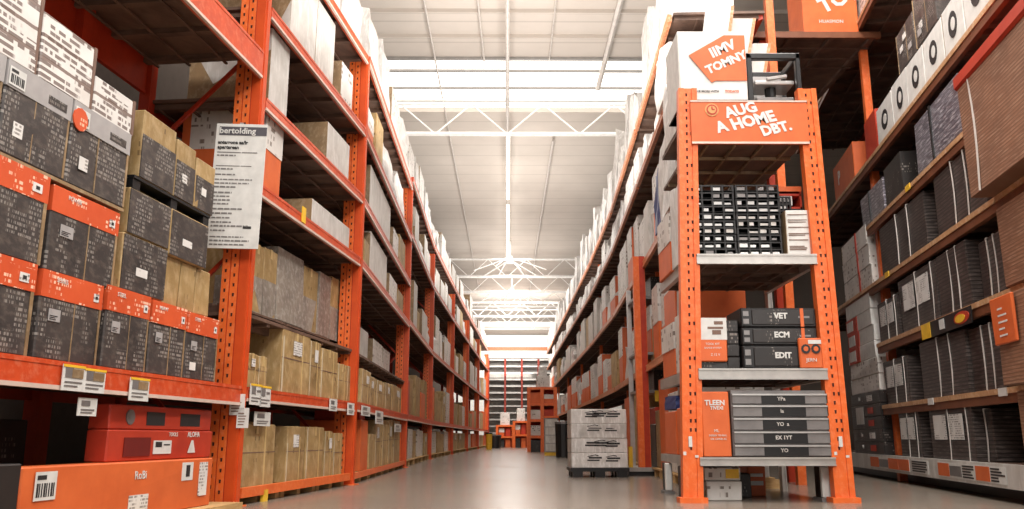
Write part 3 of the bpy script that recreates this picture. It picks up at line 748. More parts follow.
for (z, a, b, h, st, lab) in ((2.75, .6, 1.0, .40, 'kraftplain', 'small kraft box on the second shelf after the second upright'), (2.75, 1.1, 2.9, .62, 'grey', 'tall pale panel carton on the second shelf past the second upright'), (2.75, 3.3, 4.4, .45, 'white', 'white carton on the second shelf between second and third uprights'), (2.75, 4.5, 5.4, .4, 'kraftplain', 'kraft carton on the second shelf before the third upright'),
        (3.55, .9, 3.2, .72, 'grey', 'largest pale panel carton on the third shelf past the second upright'), (3.55, 3.6, 4.4, .5, 'white', 'white carton on the third shelf between second and third uprights'), (3.55, 4.5, 5.5, .6, 'kraftplain', 'kraft carton on the third shelf before the third upright'),
        (4.45, .3, 1.0, .5, 'orangewhite', 'orange and white carton on the fourth shelf at the second upright'), (4.45, 1.3, 2.0, .75, 'kraftplain', 'tall kraft carton on the fourth shelf past the second upright'), (4.45, 2.3, 3.4, .8, 'tallwrap', 'white wrapped bundle on the fourth shelf of the second bay'), (4.45, 3.8, 5.4, .75, 'wrap', 'white wrapped bundle on the fourth shelf before the third upright'),
        (5.5, .5, 1.5, 1.0, 'wrap', 'white wrapped bundle on the top shelf past the second upright'), (5.5, 1.7, 2.6, 1.1, 'wrap', 'second white wrapped bundle on the top shelf past the second upright'), (5.5, 2.9, 4.0, .8, 'white', 'white carton on the top shelf of the second bay'), (5.5, 4.2, 5.6, 1.0, 'tallwrap', 'tall white wrapped bundle on the top shelf before the third upright')):
    put(F2, a, b, .06, .85, z, z + h, st, lab, g)

# ---- farther left bays, filled shelf by shelf
LOOK = dict(kraft='kraft carton', kraftplain='plain kraft carton', krafttop='half-wrapped kraft carton', grey='pale grey carton', white='white printed carton', wrap='white wrapped bundle', tallwrap='tall white wrapped bundle', greyload='grey wrapped load', orangebox='orange carton', orangewhite='orange and white carton', blackbox='dark carton', blue='blue wrapped bundle', redbox='red carton', band='dark orange-topped carton', dark='dark printed carton')
NTH = ('nearest', 'second', 'third', 'fourth', 'fifth', 'sixth', 'seventh', 'eighth')
RF_SKIP = None
def fill(F, levels, names, rackw, bayw, n, rnd, depth=.85, y=.06, near_low=True, hmax=None):
    for li, z in enumerate(levels):
        nm = names[li][0]; pool = names[li][1]; k = n(li) if callable(n) else n
        free = (names[li][3] if len(names[li]) > 3 else (levels[li + 1] - z - .25 if li + 1 < len(levels) else 1.3))
        edges = [.15 + (F.L - .3) * (i + (rnd.uniform(-.18, .18) if 0 < i < k else 0)) / k for i in range(k + 1)]
        for i in range(k):
            if F is RF_SKIP and li in (1, 2, 3) and edges[i + 1] > F.L - 1.6: continue
            st = rnd.choice(pool); j = i if near_low else k - 1 - i
            h = free * rnd.uniform(*names[li][2]); gp = rnd.uniform(.02, .45 if 'wrap' in st else .22) * (edges[i + 1] - edges[i]); h *= rnd.uniform(.7, 1.05) if 'wrap' in st else 1
            put(F, edges[i], edges[i + 1] - gp, y + rnd.uniform(0, .06), depth, z, z + h, st, '%s, %s along %s, %s' % (LOOK[st], NTH[j], nm, bayw), '%s rack goods %s %s' % (rackw, bayw.replace(' of the', ' of'), nm.split(' of ')[0]))
rnd = random.Random(11)
LN = ('third bay past the sign', 'fourth bay past the sign', 'fifth bay past the sign', 'sixth bay past the sign', 'last bay of the left rack')
for bi, F in enumerate(LF[3:]):
    lv = [.0] + LLEV[3]
    near = bi < 2
    b = MB(); 
    for i in range(3 if near else 2):
        nn = 3 if near else 2; a0 = .15 + (F.L - .3) * i / nn; a1 = .15 + (F.L - .3) * (i + .96) / nn
        pallet(F, a0, a1, .03, 1.0, 0, 'tan floor pallet, %s along the floor of the %s' % (NTH[i], LN[bi]), 'far left floor pallets', h=.12)
    lv[0] = .122
    fill(F, lv, [('the left floor pallets', ('kraft', 'kraftplain', 'krafttop', 'orangebox', 'white') if bi else ('kraft', 'greyload', 'blue', 'kraft', 'white'), (.85, 1.0), .62), ('the first left shelf', ('kraftplain', 'kraft', 'orangebox', 'white', 'redbox'), (.45, .8), 1.3), ('the second left shelf', ('white', 'grey', 'kraftplain', 'wrap'), (.45, .9), 1.3), ('the third left shelf', ('wrap', 'white', 'grey', 'kraftplain'), (.6, .95), .95), ('the top left shelf', ('tallwrap', 'wrap', 'white'), (.6, 1.0), 1.2)],
         'left', LN[bi], (lambda li: (6, 5, 5, 5, 5)[li]) if bi < 2 else ((lambda li: 4) if bi < 4 else (lambda li: 3)), rnd)

def tanor_(): return MATS.get('tan_orange_paint') or gmat('tan_orange_paint', (206, 128, 84), (184, 104, 62), streak=(226, 186, 156), sdir=(5, 5), rough=.42, vary=.04)
# ------------------------------------------------------------------ display tower on the right
TX, TY = 1.60, 7.56; TW = 1.31; TD = 1.62
LEANL, LEANR = .030, -.016
T = Frame((TX, TY), (TX + TW, TY))
tower = thing('display_rack', 'tall orange display rack tower with four shelves at the aisle corner', 'display rack', T.w(0), 0)
def tower_post(x, lean, y0, front=True):
    b = MB(); H = 3.80; w = .175 if front else .05
    b.box(x - w / 2, x + w / 2, y0 + .012, y0 + .10, 0, H, 0, lean=lean)
    b.box(x - w / 2, x - w * .22, y0, y0 + .014, 0, H, 0, lean=lean)
    b.box(x + w * .22, x + w / 2, y0, y0 + .014, 0, H, 0, lean=lean)
    if front:
        z = .46
        while z < H - .05:
            for s, dz in ((-.012, 0), (.03, .0)):
                cx = x + s + lean * z; q = .012
                if s > 0 and int(z * 10) % 3: continue
                b.poly([(cx - q * .8, y0 + .010, z + dz + q * 1.2), (cx + q * .8, y0 + .010, z + dz + q * 1.2), (cx + q * .6, y0 + .010, z + dz - q * 1.4), (cx - q * .6, y0 + .010, z + dz - q * 1.4)], 1)
            z += .078
    p = b.build('post' if front else 'rear_post', [orange if front else steel, hole], tower)
    if front:
        MB().box(x - .12, x + .12, y0 - .03, y0 + .13, 0, .045).build('base_plate', orange, p)
        for q in ((x - .07, x - .045, y0 - .002, y0 + .002, .40, .43), (x + .03, x + .06, y0 - .002, y0 + .002, .38, .40), (x - .02, x + .01, y0 - .003, y0 + .014, .47, .56)): MB().box(*q).build('paint_scuff', white, p)
tower_post(0, LEANL, 0); tower_post(TW, LEANR, 0); tower_post(.22, LEANL, TD - .1, False); tower_post(TW, LEANR, TD, False)
def xl(z): return LEANL * z
def xr(z): return TW + LEANR * z
for (z0, z1) in ((.31, .385), (1.05, 1.15), (2.09, 2.185)):
    b = MB(); a, c = xl(z0) + .06, xr(z0) - .06
    b.box(a, c, .02, TD, z1 - .03, z1, 0)
    d = b.build('shelf_deck', [deckm], tower)
    MB().box(a, c, -.012, .03, z0, z1 - .004).box(a, c, -.022, .0, z1 - .02, z1 - .002).box(a, c, -.022, .0, z0, z0 + .012).build('shelf_edge', steel, tower)
    MB().box(a - .05, a, .1, TD, z0, z1).build('side_rail', steel, tower); MB().box(c, c + .05, .1, TD, z0, z1).build('side_rail', steel, tower)
    b = MB()
    for i in range(4): x = a + (c - a) * (i + .5) / 4; b.box(x - .012, x + .012, .05, TD, z1 - .07, z1 - .03)
    for yy in (.5, 1.0, 1.5): b.box(a, c, yy - .015, yy + .015, z1 - .08, z1 - .03)
    b.build('shelf_rib', deckm, tower)
a, c = xl(3.24) + .06, xr(3.24) - .06
MB().box(a, c, .02, TD, 3.26, 3.29).build('shelf_deck', deckm, tower)
b = MB()
for i in range(4): x = a + (c - a) * (i + .5) / 4; b.box(x - .01, x + .01, .05, TD, 3.235, 3.26)
for yy in (.45, .9, 1.35): b.box(a, c, yy - .012, yy + .012, 3.23, 3.26)
b.build('shelf_rib', kraftd, tower)
MB().box(a, c, .02, TD, 3.62, 3.66).build('top_deck', deckm, tower)
hp = MB().box(a - .03, c + .03, -.02, .01, 3.235, 3.665).build('header_panel', orbox, tower)
MB().box(a - .03, c + .03, -.026, -.018, 3.235, 3.255).box(a - .03, c + .03, -.026, -.018, 3.65, 3.665).build('panel_edge', lip, hp)
sl = R(13)
mx = (a + c) / 2
letters('AUG', .145, white, hp, mx - .07, -.024, 3.57, slant=sl, bold=.006, shear=-.15)
letters('HOME', .15, white, hp, mx + .04, -.024, 3.465, slant=sl, bold=.007, shear=-.15)
letters('DBT.', .135, white, hp, mx + .25, -.024, 3.385, slant=sl, bold=.006, shear=-.15)
letters('A', .15, white, hp, mx - .26, -.024, 3.40, slant=sl, bold=.006, shear=-.15)
bb = MB(); cx0, cz0 = a + .17, 3.57
bb.prism([(cx0 + .065 * math.cos(t), cz0 + .065 * math.sin(t)) for t in [i * math.pi / 8 for i in range(16)]], -.026, -.02, 0)
bb.prism([(cx0 + .052 * math.cos(t), cz0 + .052 * math.sin(t)) for t in [i * math.pi / 8 for i in range(16)]], -.029, -.026, 1)
bb.prism([(cx0 + .038 * math.cos(t), cz0 + .038 * math.sin(t)) for t in [i * math.pi / 8 for i in range(16)]], -.032, -.029, 0)
bb.box(cx0 - .006, cx0 + .006, -.035, -.032, cz0, cz0 + .03, 1); bb.box(cx0, cx0 + .025, -.035, -.032, cz0 - .005, cz0 + .006, 1)
bb.build('round_badge', [gmat('brass_badge', (206, 150, 92), (180, 122, 70), rough=.4, vary=0), orange_deep], hp)

# on top of the tower
q = put(T, .05, .71, .06, .6, 3.66, 4.42, 'white', 'white carton with tilted orange emblem standing on top of the display tower')
q.data.materials.clear(); q.data.materials.append(white)
bb = MB(); bb.prism([(-.16, .44), (.07, .58), (.25, .58), (.25, .24), (.14, .24), (-.05, .20)], -.008, -.003); bb.prism([(-.12, .30), (.27, .30), (.27, .17), (-.0, .17)], -.007, -.003)
bb = MB(); bb.prism([(-.23, .50), (.12, .71), (.32, .71), (.32, .24), (.02, .24), (-.02, .22)], -.008, -.003); bb.build('orange_emblem', orbox, q)
letters('IIMV', .14, white, q, .10, -.010, .565, slant=R(24), bold=.005)
letters('TOMNY', .118, white, q, .13, -.010, .425, slant=R(24), bold=.005)
letters('HAVE MORE WITH', .03, ink, q, -.08, -.005, .13, bold=.0005); letters('TODAYS', .034, orbox, q, .17, -.005, .13, bold=.001)
q.children[0].data.materials.clear(); q.children[0].data.materials.append(white)
MB().box(-.325, .325, -.006, .6, -.0, .045).build('black_base', black, q)
m = thing('black_machine', 'black framed machine with glass front beside the white carton on the tower top', 'machine', T.w(.985, .1, 3.66)); m.scale = (.92, 1, 1.06)
MB().box(-.25, .25, 0, .5, 0, .03).build('base', black, m)
b = MB(); b.box(-.29, -.23, 0, .06, .03, .5); b.box(.23, .28, 0, .06, .03, .5); b.box(-.29, .28, 0, .06, .46, .52); b.box(-.29, -.24, .44, .5, .03, .5); b.box(.23, .28, .44, .5, .03, .5); b.box(-.29, .28, .44, .5, .46, .52); b.box(-.29, -.24, .0, .5, .46, .52); b.box(.23, .28, 0, .5, .46, .52)
b.build('frame', black, m, bevel=.008)
MB().box(-.22, .22, .42, .44, .05, .46).build('back_panel', greylid, m)
MB().box(-.18, .22, .08, .4, .03, .12).build('lower_housing', dgrey, m, bevel=.01)
MB().box(-.18, .24, .1, .38, .25, .29).build('tray', silver, m, bevel=.008)
MB().bar((.02, .22, .12), (.02, .22, .25), .06, n=10).build('column', black, m)
MB().bar((-.05, .1, .30), (.16, .1, .33), .02, n=6).build('handle', silver, m)

for k, (x, y, wd, hh, ln, lab) in enumerate(((.50, 1.02, .30, 1.55, .16, 'leaning pale panel on the tower top, behind the white carton'), (.74, 1.12, .26, 1.45, .20, 'leaning pale panel on the tower top, behind the black machine'), (.98, 1.22, .2, 1.2, .22, 'narrow leaning pale panel on the tower top, rightmost'))):
    o = MB().box(-wd / 2, wd / 2, 0, .05, 0, hh, 0, lean=ln).build('leaning_panel', greypanel, loc=T.w(x, y, 3.66)); tag(o, lab, 'panel', 'leaning panels on the tower top')
    MB().box(wd / 2 - .03, wd / 2 + .004, -.006, .056, 0, hh, 0, lean=ln).build('edge_trim', tanor_(), o)
# crates, third shelf
Z3 = 2.185; g = 'black slatted crates on the tower'
def tray(x, y, w, d, z, h, label, group):
    o = thing('slatted_crate', label, 'crate', T.w(x, y, z), 0, group)
    b = MB()
    b.box(-w / 2, w / 2, 0, .012, h * .78, h * .98); b.box(-w / 2, w / 2, 0, .012, 0, h * .18)
    b.box(-w / 2, w / 2, d - .012, d, 0, h * .98); b.box(-w / 2, -w / 2 + .012, 0, d, 0, h * .98); b.box(w / 2 - .012, w / 2, 0, d, 0, h * .98)
    b.box(-w / 2, w / 2, 0, d, 0, .01)
    n = 4
    for i in range(n + 1): xx = -w / 2 + .006 + (w - .012) * i / n; b.box(xx - .008, xx + .008, -.002, .014, 0, h * .98)
    b.build('crate_body', crate, o)
    fm = random.choice((silver, silver, greypanel, dgrey))
    for i in range(n):
        if random.random() < .8:
            x0 = -w / 2 + w * i / n + .013; ww = w / n * random.uniform(.35, .85)
            MB().box(x0, min(x0 + ww, -w / 2 + w * (i + 1) / n - .01), .008, .06, .012, h * random.uniform(.45, .76)).build('metal_fitting', fm, o)
ordn = ('lowest', 'second from bottom', 'third from bottom', 'fourth from bottom', 'fifth from bottom', 'sixth from bottom', 'seventh from bottom', 'eighth from bottom', 'ninth from bottom', 'topmost')
for cI, (x0, x1) in enumerate(((.11, .52), (.525, .94))):
    for k in range(10):
        tray((x0 + x1) / 2, .06 + random.uniform(0, .02), x1 - x0 - .01, .5, Z3 + .068 * k, .066, 'black slatted crate, %s of the %s stack on the tower' % (ordn[k], ('left', 'right')[cI]), g)
for k in range(9): tray(1.02, .22, .15, .4, Z3 + .068 * k, .066, 'narrow black crate, %s of the stack set back on the tower' % ordn[k], g)
q = put(T, .975, 1.215, .05, .15, Z3, Z3 + .43, 'white', 'white printed notice box right of the crates on the tower'); q.data.materials.clear(); q.data.materials.append(white)
bb = MB()
for i, zz in enumerate((.38, .33, .31, .26, .20, .185, .14, .08, .065, .05)): bb.box(-.10, random.uniform(.02, .10), -.004, -.001, zz, zz + .008)
bb.build('printed_text', inkbrown, q)
q = put(T, .96, 1.22, .25, .4, Z3 + .43, Z3 + .50, 'blackbox', 'low black carton wedged behind the notice box on the tower')
q2 = put(T, .96, 1.22, .25, .4, Z3, Z3 + .43, 'blackbox', 'black carton standing behind the white notice box on the tower')
t = thing('orange_toolbox', 'small orange open-fronted toolbox above the white notice box', 'toolbox', T.w(1.09, .25, Z3 + .50))
b = MB(); b.box(-.13, .13, .02, .3, 0, .02); b.box(-.13, .13, .02, .3, .13, .15); b.box(-.13, .13, .28, .3, 0, .2); b.box(-.13, -.11, .02, .3, 0, .2); b.box(.11, .13, .02, .3, 0, .2); b.box(-.13, .13, .02, .3, .2, .22)
b.build('body', redbox, t); MB().box(-.09, .03, .0, .02, .03, .12).build('grey_label', greypanel, t); MB().box(-.13, .13, .01, .02, .17, .22).build('lid_front', orbox, t)

# second shelf of the tower
Z2 = 1.152
q = put(T, .105, .37, .03, .3, Z2 + .06, Z2 + .45, 'orangewhite', 'white-over-orange carton at the left of the tower second shelf', None)
q.children[0].data.materials.clear(); q.children[0].data.materials.append(white)
bb = MB(); bb.box(-.0, .08, -.007, -.005, .24, .28); bb.box(-.04, .10, -.007, -.005, .29, .31); bb.box(.02, .1, -.007, -.005, .33, .36); bb.build('printed_picture', inkbrown, q)
letters('TOOL KIT', .028, white, q, 0, -.004, .155); letters('RAPIDE SYSTEM', .022, white, q, 0, -.004, .12); letters('Z 12 V', .03, white, q, .02, -.004, .06)
put(T, .11, .37, .05, .3, Z2, Z2 + .06, 'blackbox', 'flat black carton under the white-over-orange one on the tower')
g = 'black cases behind the orange carton'
for k in range(4): put(T, .38, .50, .1, .45, Z2 + .11 * k, Z2 + .11 * (k + 1), 'blackbox', 'narrow black case, %s of four between carton and drawer units' % ('lowest', 'second', 'third', 'topmost')[k], g)
g = 'black drawer cases on the tower'
for k, (z0, z1, word) in enumerate(((0, .21, 'EDIT'), (.212, .372, 'ECM'), (.374, .55, 'VET'))):
    o = thing('drawer_case', ('lowest black tool case on the tower second shelf, with white emblem', 'middle black tool case on the tower second shelf', 'topmost black tool case on the tower second shelf, with orange strap')[k], 'tool case', T.w(.85, .05, Z2 + z0), 0, g)
    w = .68; h = z1 - z0
    MB().box(-w / 2, w / 2, .01, .5, 0, h - .004).build('case_body', crate, o, bevel=.008)
    MB().box(-w / 2 + .10, w / 2 - .02, 0, .012, .02, h - .02).build('drawer_front', blackp, o, bevel=.006)
    b = MB(); b.box(-w / 2 + .01, -w / 2 + .085, .0, .012, .015, h - .02, 0); 
    for i in range(2): b.box(-w / 2 + .02, -w / 2 + .07, -.004, 0, h * (.15 + .4 * i), h * (.4 + .4 * i), 1)
    b.build('latch', [crate, dgrey], o)
    letters(word, .07, white, o, .02, -.003, h * .55, bold=.003); MB().box(.18, .28, -.002, 0, h * .45, h * .55).build('small_print', dgrey, o)
    if k: MB().box(.195, .225, -.008, .0, -.0, h - .01).build('orange_strap', orbox, o)
q = put(T, 1.00, 1.21, .005, .03, Z2, Z2 + .27, 'orangebox', 'orange card with round black pictures leaning on the black tool cases')
bb = MB()
for cx in (-.045, .045): bb.prism([(cx + .042 * math.cos(t), .17 + .042 * math.sin(t)) for t in [i * math.pi / 6 for i in range(12)]], -.005, -.002, 0); bb.prism([(cx + .022 * math.cos(t), .17 + .022 * math.sin(t)) for t in [i * math.pi / 6 for i in range(12)]], -.007, -.005, 1)
bb.box(-.02, .1, -.004, -.002, .215, .25, 2); bb.build('printed_picture', [black, orbox, white], q); letters('JERN', .045, white, q, 0, -.004, .07)

# first shelf of the tower
Z1t = .387
q = put(T, .10, .355, .0, .45, Z1t, Z1t + .56, 'orangebox', 'tall orange carton with white lettering on the lowest tower shelf')
letters('TLEEN', .062, white, q, -.005, -.004, .46, bold=.002); letters('TIVEXI', .04, white, q, .01, -.004, .415, bold=.001); letters('ML', .035, white, q, .0, -.004, .22); letters('DEIBER TRUBAL', .022, white, q, .01, -.004, .18); letters('OIL CHAIR AC', .022, white, q, .015, -.004, .15)
t = thing('drawer_chest', 'grey metal chest of five shallow drawers on the lowest tower shelf', 'drawer chest', T.w(.80, .0, Z1t), 0)
w = .86; hh = .57
MB().box(-w / 2, w / 2, .02, .5, 0, hh).build('chest_body', dgrey, t, bevel=.006)
zz = .008
for k, dh in enumerate((.105, .115, .115, .11, .10)):
    d = MB().box(-w / 2 + .008, w / 2 - .008, 0, .03, zz, zz + dh - .014).build('drawer', dgrey, t, bevel=.004)
    MB().box(-w / 2 + .01, w / 2 - .02, -.012, .0, zz + dh - .028, zz + dh - .014).build('drawer_pull', silver, d)
    MB().box(-.165, .22, -.003, .0, zz, zz + dh - .03).build('dark_panel', black, d)
    letters(('YO', 'EX 1YT', 'YO  a', 'la', 'YPa')[k], .045, greypanel, d, .01, -.004, zz + dh * .42, bold=.001)
    zz += dh
# below the tower
for (x0, x1, y, d, z0, z1, st, lab) in ((.18, .50, .28, .4, .02, .17, 'white', 'white printed carton on the floor under the tower'), (.16, .50, .3, .4, .172, .29, 'white', 'white and yellow carton stacked under the lowest tower shelf'), (.72, .90, .9, .3, 0, .28, 'orangebox', 'small orange carton on the floor deep under the tower'), (.52, .70, .7, .3, 0, .22, 'blackbox', 'dark carton on the floor under the tower beside the orange one')):
    q = put(T, x0, x1, y, d, z0 if z0 != .02 else 0, z1, st, lab, 'cartons on the floor under the tower')
    if 'yellow' in lab: sticker(q, .03, .15, .02, .1, yellow)
    if 'small orange' in lab: sticker(q, -.06, .06, .10, .14, white); sticker(q, -.06, .06, .18, .21, white)
for (x, y, lab) in ((-.02, .18, 'front left'), (.02, 1.2, 'rear left'), (TW - .1, .16, 'front right')):
    t = thing('support_foot', 'white and black support foot under the tower, %s' % lab, 'foot', T.w(x, y, 0), 0, 'tower support feet')
    MB().box(-.035, .035, 0, .06, .03, .30).build('leg', white, t, bevel=.01); MB().box(-.03, .03, .07, .2, .0, .30).build('black_pad', black, t)
    MB().box(-.05, .05, -.01, .22, 0, .03).build('foot_plate', dgrey, t)
# goods seen through the tower's open left side, facing the aisle
SL = Frame((TX + .05, TY + TD - .05), (TX + .05, TY))       # looking at the side from the aisle
g = 'goods in the open left side of the tower'
for (x0, x1, z0, z1, d, st, lab) in ((.08, .70, Z1t, Z1t + .42, .16, 'orangebox', 'plastic-wrapped orange carton low in the tower left side'), (.75, 1.40, Z1t, Z1t + .44, .05, 'orangebox', 'plastic-wrapped orange carton low beside the front post'),
        (.1, .7, Z1t + .44, Z1t + .58, .16, 'blue', 'dark blue bag on top of the orange carton in the tower side'),
        (.08, .75, Z2, Z2 + .52, .16, 'orangewhite', 'orange and white carton in the tower left side, second shelf'), (.8, 1.3, Z2, Z2 + .56, .05, 'white', 'white carton in the tower left side behind the front post'),
        (.08, .75, Z3, Z3 + .62, .16, 'orangewhite', 'white-topped orange carton in the tower left side, third shelf'), (.8, 1.35, Z3, Z3 + .85, .05, 'wrap', 'white plastic-wrapped bundle in the tower left side')):
    put(SL, x0, x1, .0, d, z0, z1, st, lab, g)
put(SL, .1, .8, .1, .5, 3.66, 4.5, 'tallwrap', 'white plastic-draped bundle on the tower top at its left', g)

# ------------------------------------------------------------------ right main rack behind the tower
tanor = tanor_()
rn = [Vector((1.96, 9.45, 0)), Vector((2.13, 13.4, 0)), Vector((2.34, 18.6, 0)), Vector((2.42, 24.5, 0)), Vector((2.42, 31, 0)), Vector((2.42, 38, 0)), Vector((2.42, 45, 0)), Vector((2.42, 52, 0))]
RF = [Frame(b, a) for a, b in zip(rn, rn[1:])]
RB = ('right behind the tower', 'second behind the tower', 'third behind the tower', 'fourth behind the tower', 'fifth behind the tower', 'sixth behind the tower', 'at the far end')
RL = [1.62, 3.22, 4.65, 5.6]
for i, F in enumerate(RF):
    rack_bay('pallet_rack', F, RL, 'orange pallet rack bay on the right, %s' % RB[i], 3.45 if i < 1 else (5.6 if i > 1 else 5.6), first=True, last=False, side=1, holes=i < 2,
             group='right orange pallet rack bays', beamh=.09, braces=False, lipped=(), slim=True, bm=tanor)
# the end frame near the tower
t = thing('end_frame', 'orange end frame of the right rack rising high behind the tower', 'rack frame', (2.2, 10.35, 0), 0)
MB().box(-.05, .05, 0, .1, 0, 6.75).build('post', orange, t); MB().box(1.24, 1.34, 0, .1, 0, 6.75).build('post', orange, t)
for z in (4.9, 6.30): MB().box(.05, 1.24, .02, .08, z, z + .12).build('cross_bar', orange, t)
rnd = random.Random(5); RF_SKIP = RF[0]
RN = ('first right bay behind the tower', 'second right bay behind the tower', 'third right bay behind the tower', 'fourth right bay behind the tower', 'fifth right bay behind the tower', 'sixth right bay behind the tower', 'last bay of the right rack')
for bi, F in enumerate(RF):
    lv = [.122] + RL
    nn = 3 if bi < 3 else 2
    for i in range(nn):
        a0 = .15 + (F.L - .3) * i / nn; a1 = .15 + (F.L - .3) * (i + .96) / nn
        pallet(F, a0, a1, .03, 1.0, 0, 'floor pallet, %s along the floor of the %s' % (NTH[nn - 1 - i], RN[bi]), 'right floor pallets', h=.12)
    fill(F, lv, [('the right floor pallets', ('orangebox', 'white', 'orangewhite', 'blackbox', 'kraftplain'), (.6, .95), 1.35), ('the first right shelf', ('white', 'orangewhite', 'orangewhite', 'kraftplain', 'orangebox', 'wrap'), (.5, .85), 1.4), ('the second right shelf', ('wrap', 'tallwrap', 'white', 'grey', 'orangewhite', 'kraftplain'), (.6, .95), 1.3), ('the third right shelf', ('wrap', 'tallwrap', 'white'), (.7, 1.0), .85), ('the top right shelf', ('tallwrap', 'wrap', 'tallwrap'), (.7, 1.0), 1.7)],
         'right', RN[bi], (lambda li: (4, 5, 6, 6, 6)[li]) if bi < 2 else ((lambda li: (4, 5, 5, 5, 6)[li]) if bi < 4 else (lambda li: 3)), rnd, near_low=False, depth=.8)
put(RF[0], RF[0].L - 1.0, RF[0].L - .12, -.05, .8, 3.22, 4.50, 'tallwrap', 'tall white draped bundle on the second right shelf, just left of the tower')
put(RF[0], RF[0].L - .95, RF[0].L - .1, -.05, .8, 4.65, 5.45, 'tallwrap', 'white draped bundle on the third right shelf above the tower side')
put(RF[0], RF[0].L - 1.0, RF[0].L - .12, -.05, .8, 1.62, 2.9, 'orangewhite', 'white and orange carton on the first right shelf just behind the tower')
put(RF[0], 2.2, 2.75, -.03, .6, 3.22, 4.05, 'blue', 'deep blue wrapped bundle on the second right shelf near the tower')
# second orange display rack (short post in front of the right rack)
D = Frame((2.08, 12.9), (2.68, 12.9))
dr = thing('display_rack', 'short orange-posted display rack between the pallet load and the tower', 'display rack', D.w(0), 0)
po = MB().box(-.13, .05, 0, .12, .1, 3.3).build('post', orange, dr); MB().box(-.04, .04, -.012, 0, .1, 3.3).build('post_ridge', orange_deep, po)
MB().box(-.3, .62, -.02, .9, .06, .12).build('base_deck', steel, dr); MB().box(-.28, .6, .0, .85, 0, .06).build('base_plinth', black, dr)
MB().box(.55, .62, 0, .06, .12, 2.9).build('side_post', silver, dr); MB().box(.55, .62, .8, .86, .12, 2.9).build('rear_post', silver, dr); MB().box(-.13, -.06, .8, .86, .12, 2.9).build('rear_post', silver, dr)
for z in (1.25, 1.82, 2.68): MB().box(-.12, .6, .02, .86, z - .04, z).build('shelf', dgrey, dr)
MB().box(-.28, -.22, .0, .05, .12, .42).build('yellow_bumper', yellow, dr)
g = 'goods on the short display rack'
for (x0, x1, z0, z1, st, lab) in ((.12, .54, 1.82, 2.55, 'orangewhite', 'white-over-orange lettered carton high on the short display rack'), (.14, .52, 2.68, 3.0, 'blackbox', 'dark carton on the upper shelf of the short display rack'), (.14, .52, 1.25, 1.62, 'blackbox', 'dark carton on the middle shelf of the short display rack'), (.14, .52, .12, .75, 'blackbox', 'dark carton on the base of the short display rack'), (.14, .42, .75, 1.0, 'redbox', 'red carton on the dark one in the short display rack')):
    q = put(D, x0, x1, .08, .6, z0, z1, st, lab, g)
    if 'lettered' in lab: letters('TZRE', .13, orbox, q, 0, -.007, .5, bold=.003); letters('DALI IN', .08, white, q, 0, -.004, .22); letters('TZRE', .08, white, q, 0, -.004, .12)
t = MB().box(-.2, .2, 0, .02, 0, .16).build('yellow_sign', yellow, loc=D.w(.34, -.0, 1.08), rz=0); tag(t, 'small yellow sign on the short display rack', 'sign')
t['group'] = 'yellow signs'
# parent the sign's hook so it hangs from the shelf above
MB().box(-.015, .015, .0, .02, .16, .17).build('hook', yellow, t)
bb = MB(); bb.prism([(.0 + .1 * math.cos(a), .1 * math.sin(a)) for a in [i * math.pi / 6 for i in range(12)]], 0, .05); o = bb.build('yellow_reel', yellow, loc=D.w(.30, .01, .86), rz=0); tag(o, 'round yellow reel hanging in the short display rack', 'reel')

# wrapped white pallet load in the aisle
Yp = 12.35; pl, pr = on_y(572, 470, Yp).x, on_y(628, 470, Yp).x
W = Frame((pl, Yp), (pr, Yp)); PW = W.L
t = thing('pallet', 'black plastic pallet under the white carton load in the aisle', 'pallet', W.w(PW / 2, -.02, 0))
MB().box(-PW / 2 - .02, PW / 2 + .02, 0, .85, .08, .13).build('top_boards', black, t)
for x in (-PW / 2 + .08, 0, PW / 2 - .08):
    for yy in (.05, .4, .75): MB().box(x - .07, x + .07, yy - .05, yy + .08, 0, .08).build('block', black, t)
zz = .13; H3 = (on_y(600, 409, Yp).z - .13) / 4
WD = ('lowest', 'second lowest', 'third lowest', 'topmost')
for k in range(4):
    q = put(W, 0, PW, .0, .8, zz, zz + H3, 'white', 'white carton layer, %s of the pallet load in the aisle' % WD[k], 'white carton layers on the aisle pallet', gap=.0)
    q.data.materials.clear(); q.data.materials.append(whitewrap); q.children[0].data.materials.clear(); q.children[0].data.materials.append(greypanel)
    bb = MB(); rr = random.Random(k)
    if k != 2 or True:
        for j in range(2 if k % 2 == 0 else 3):
            x = (-.24, .12, -.1)[j] * PW + rr.uniform(-.02, .02); z0 = H3 * rr.uniform(.35, .5)
            bb.box(x, x + PW * .22, -.004, -.001, z0, z0 + H3 * .10); bb.box(x + .02, x + PW * .26, -.004, -.001, z0 + H3 * .16, z0 + H3 * .28)
            if rr.random() < .7: bb.bar((x, -.003, z0 + H3 * .3), (x + PW * .14, -.003, z0 + H3 * .42), .006); bb.bar((x + PW * .14, -.003, z0 + H3 * .42), (x + PW * .2, -.003, z0 + H3 * .36), .008)
    bb.build('printed_text', ink, q)
    zz += H3

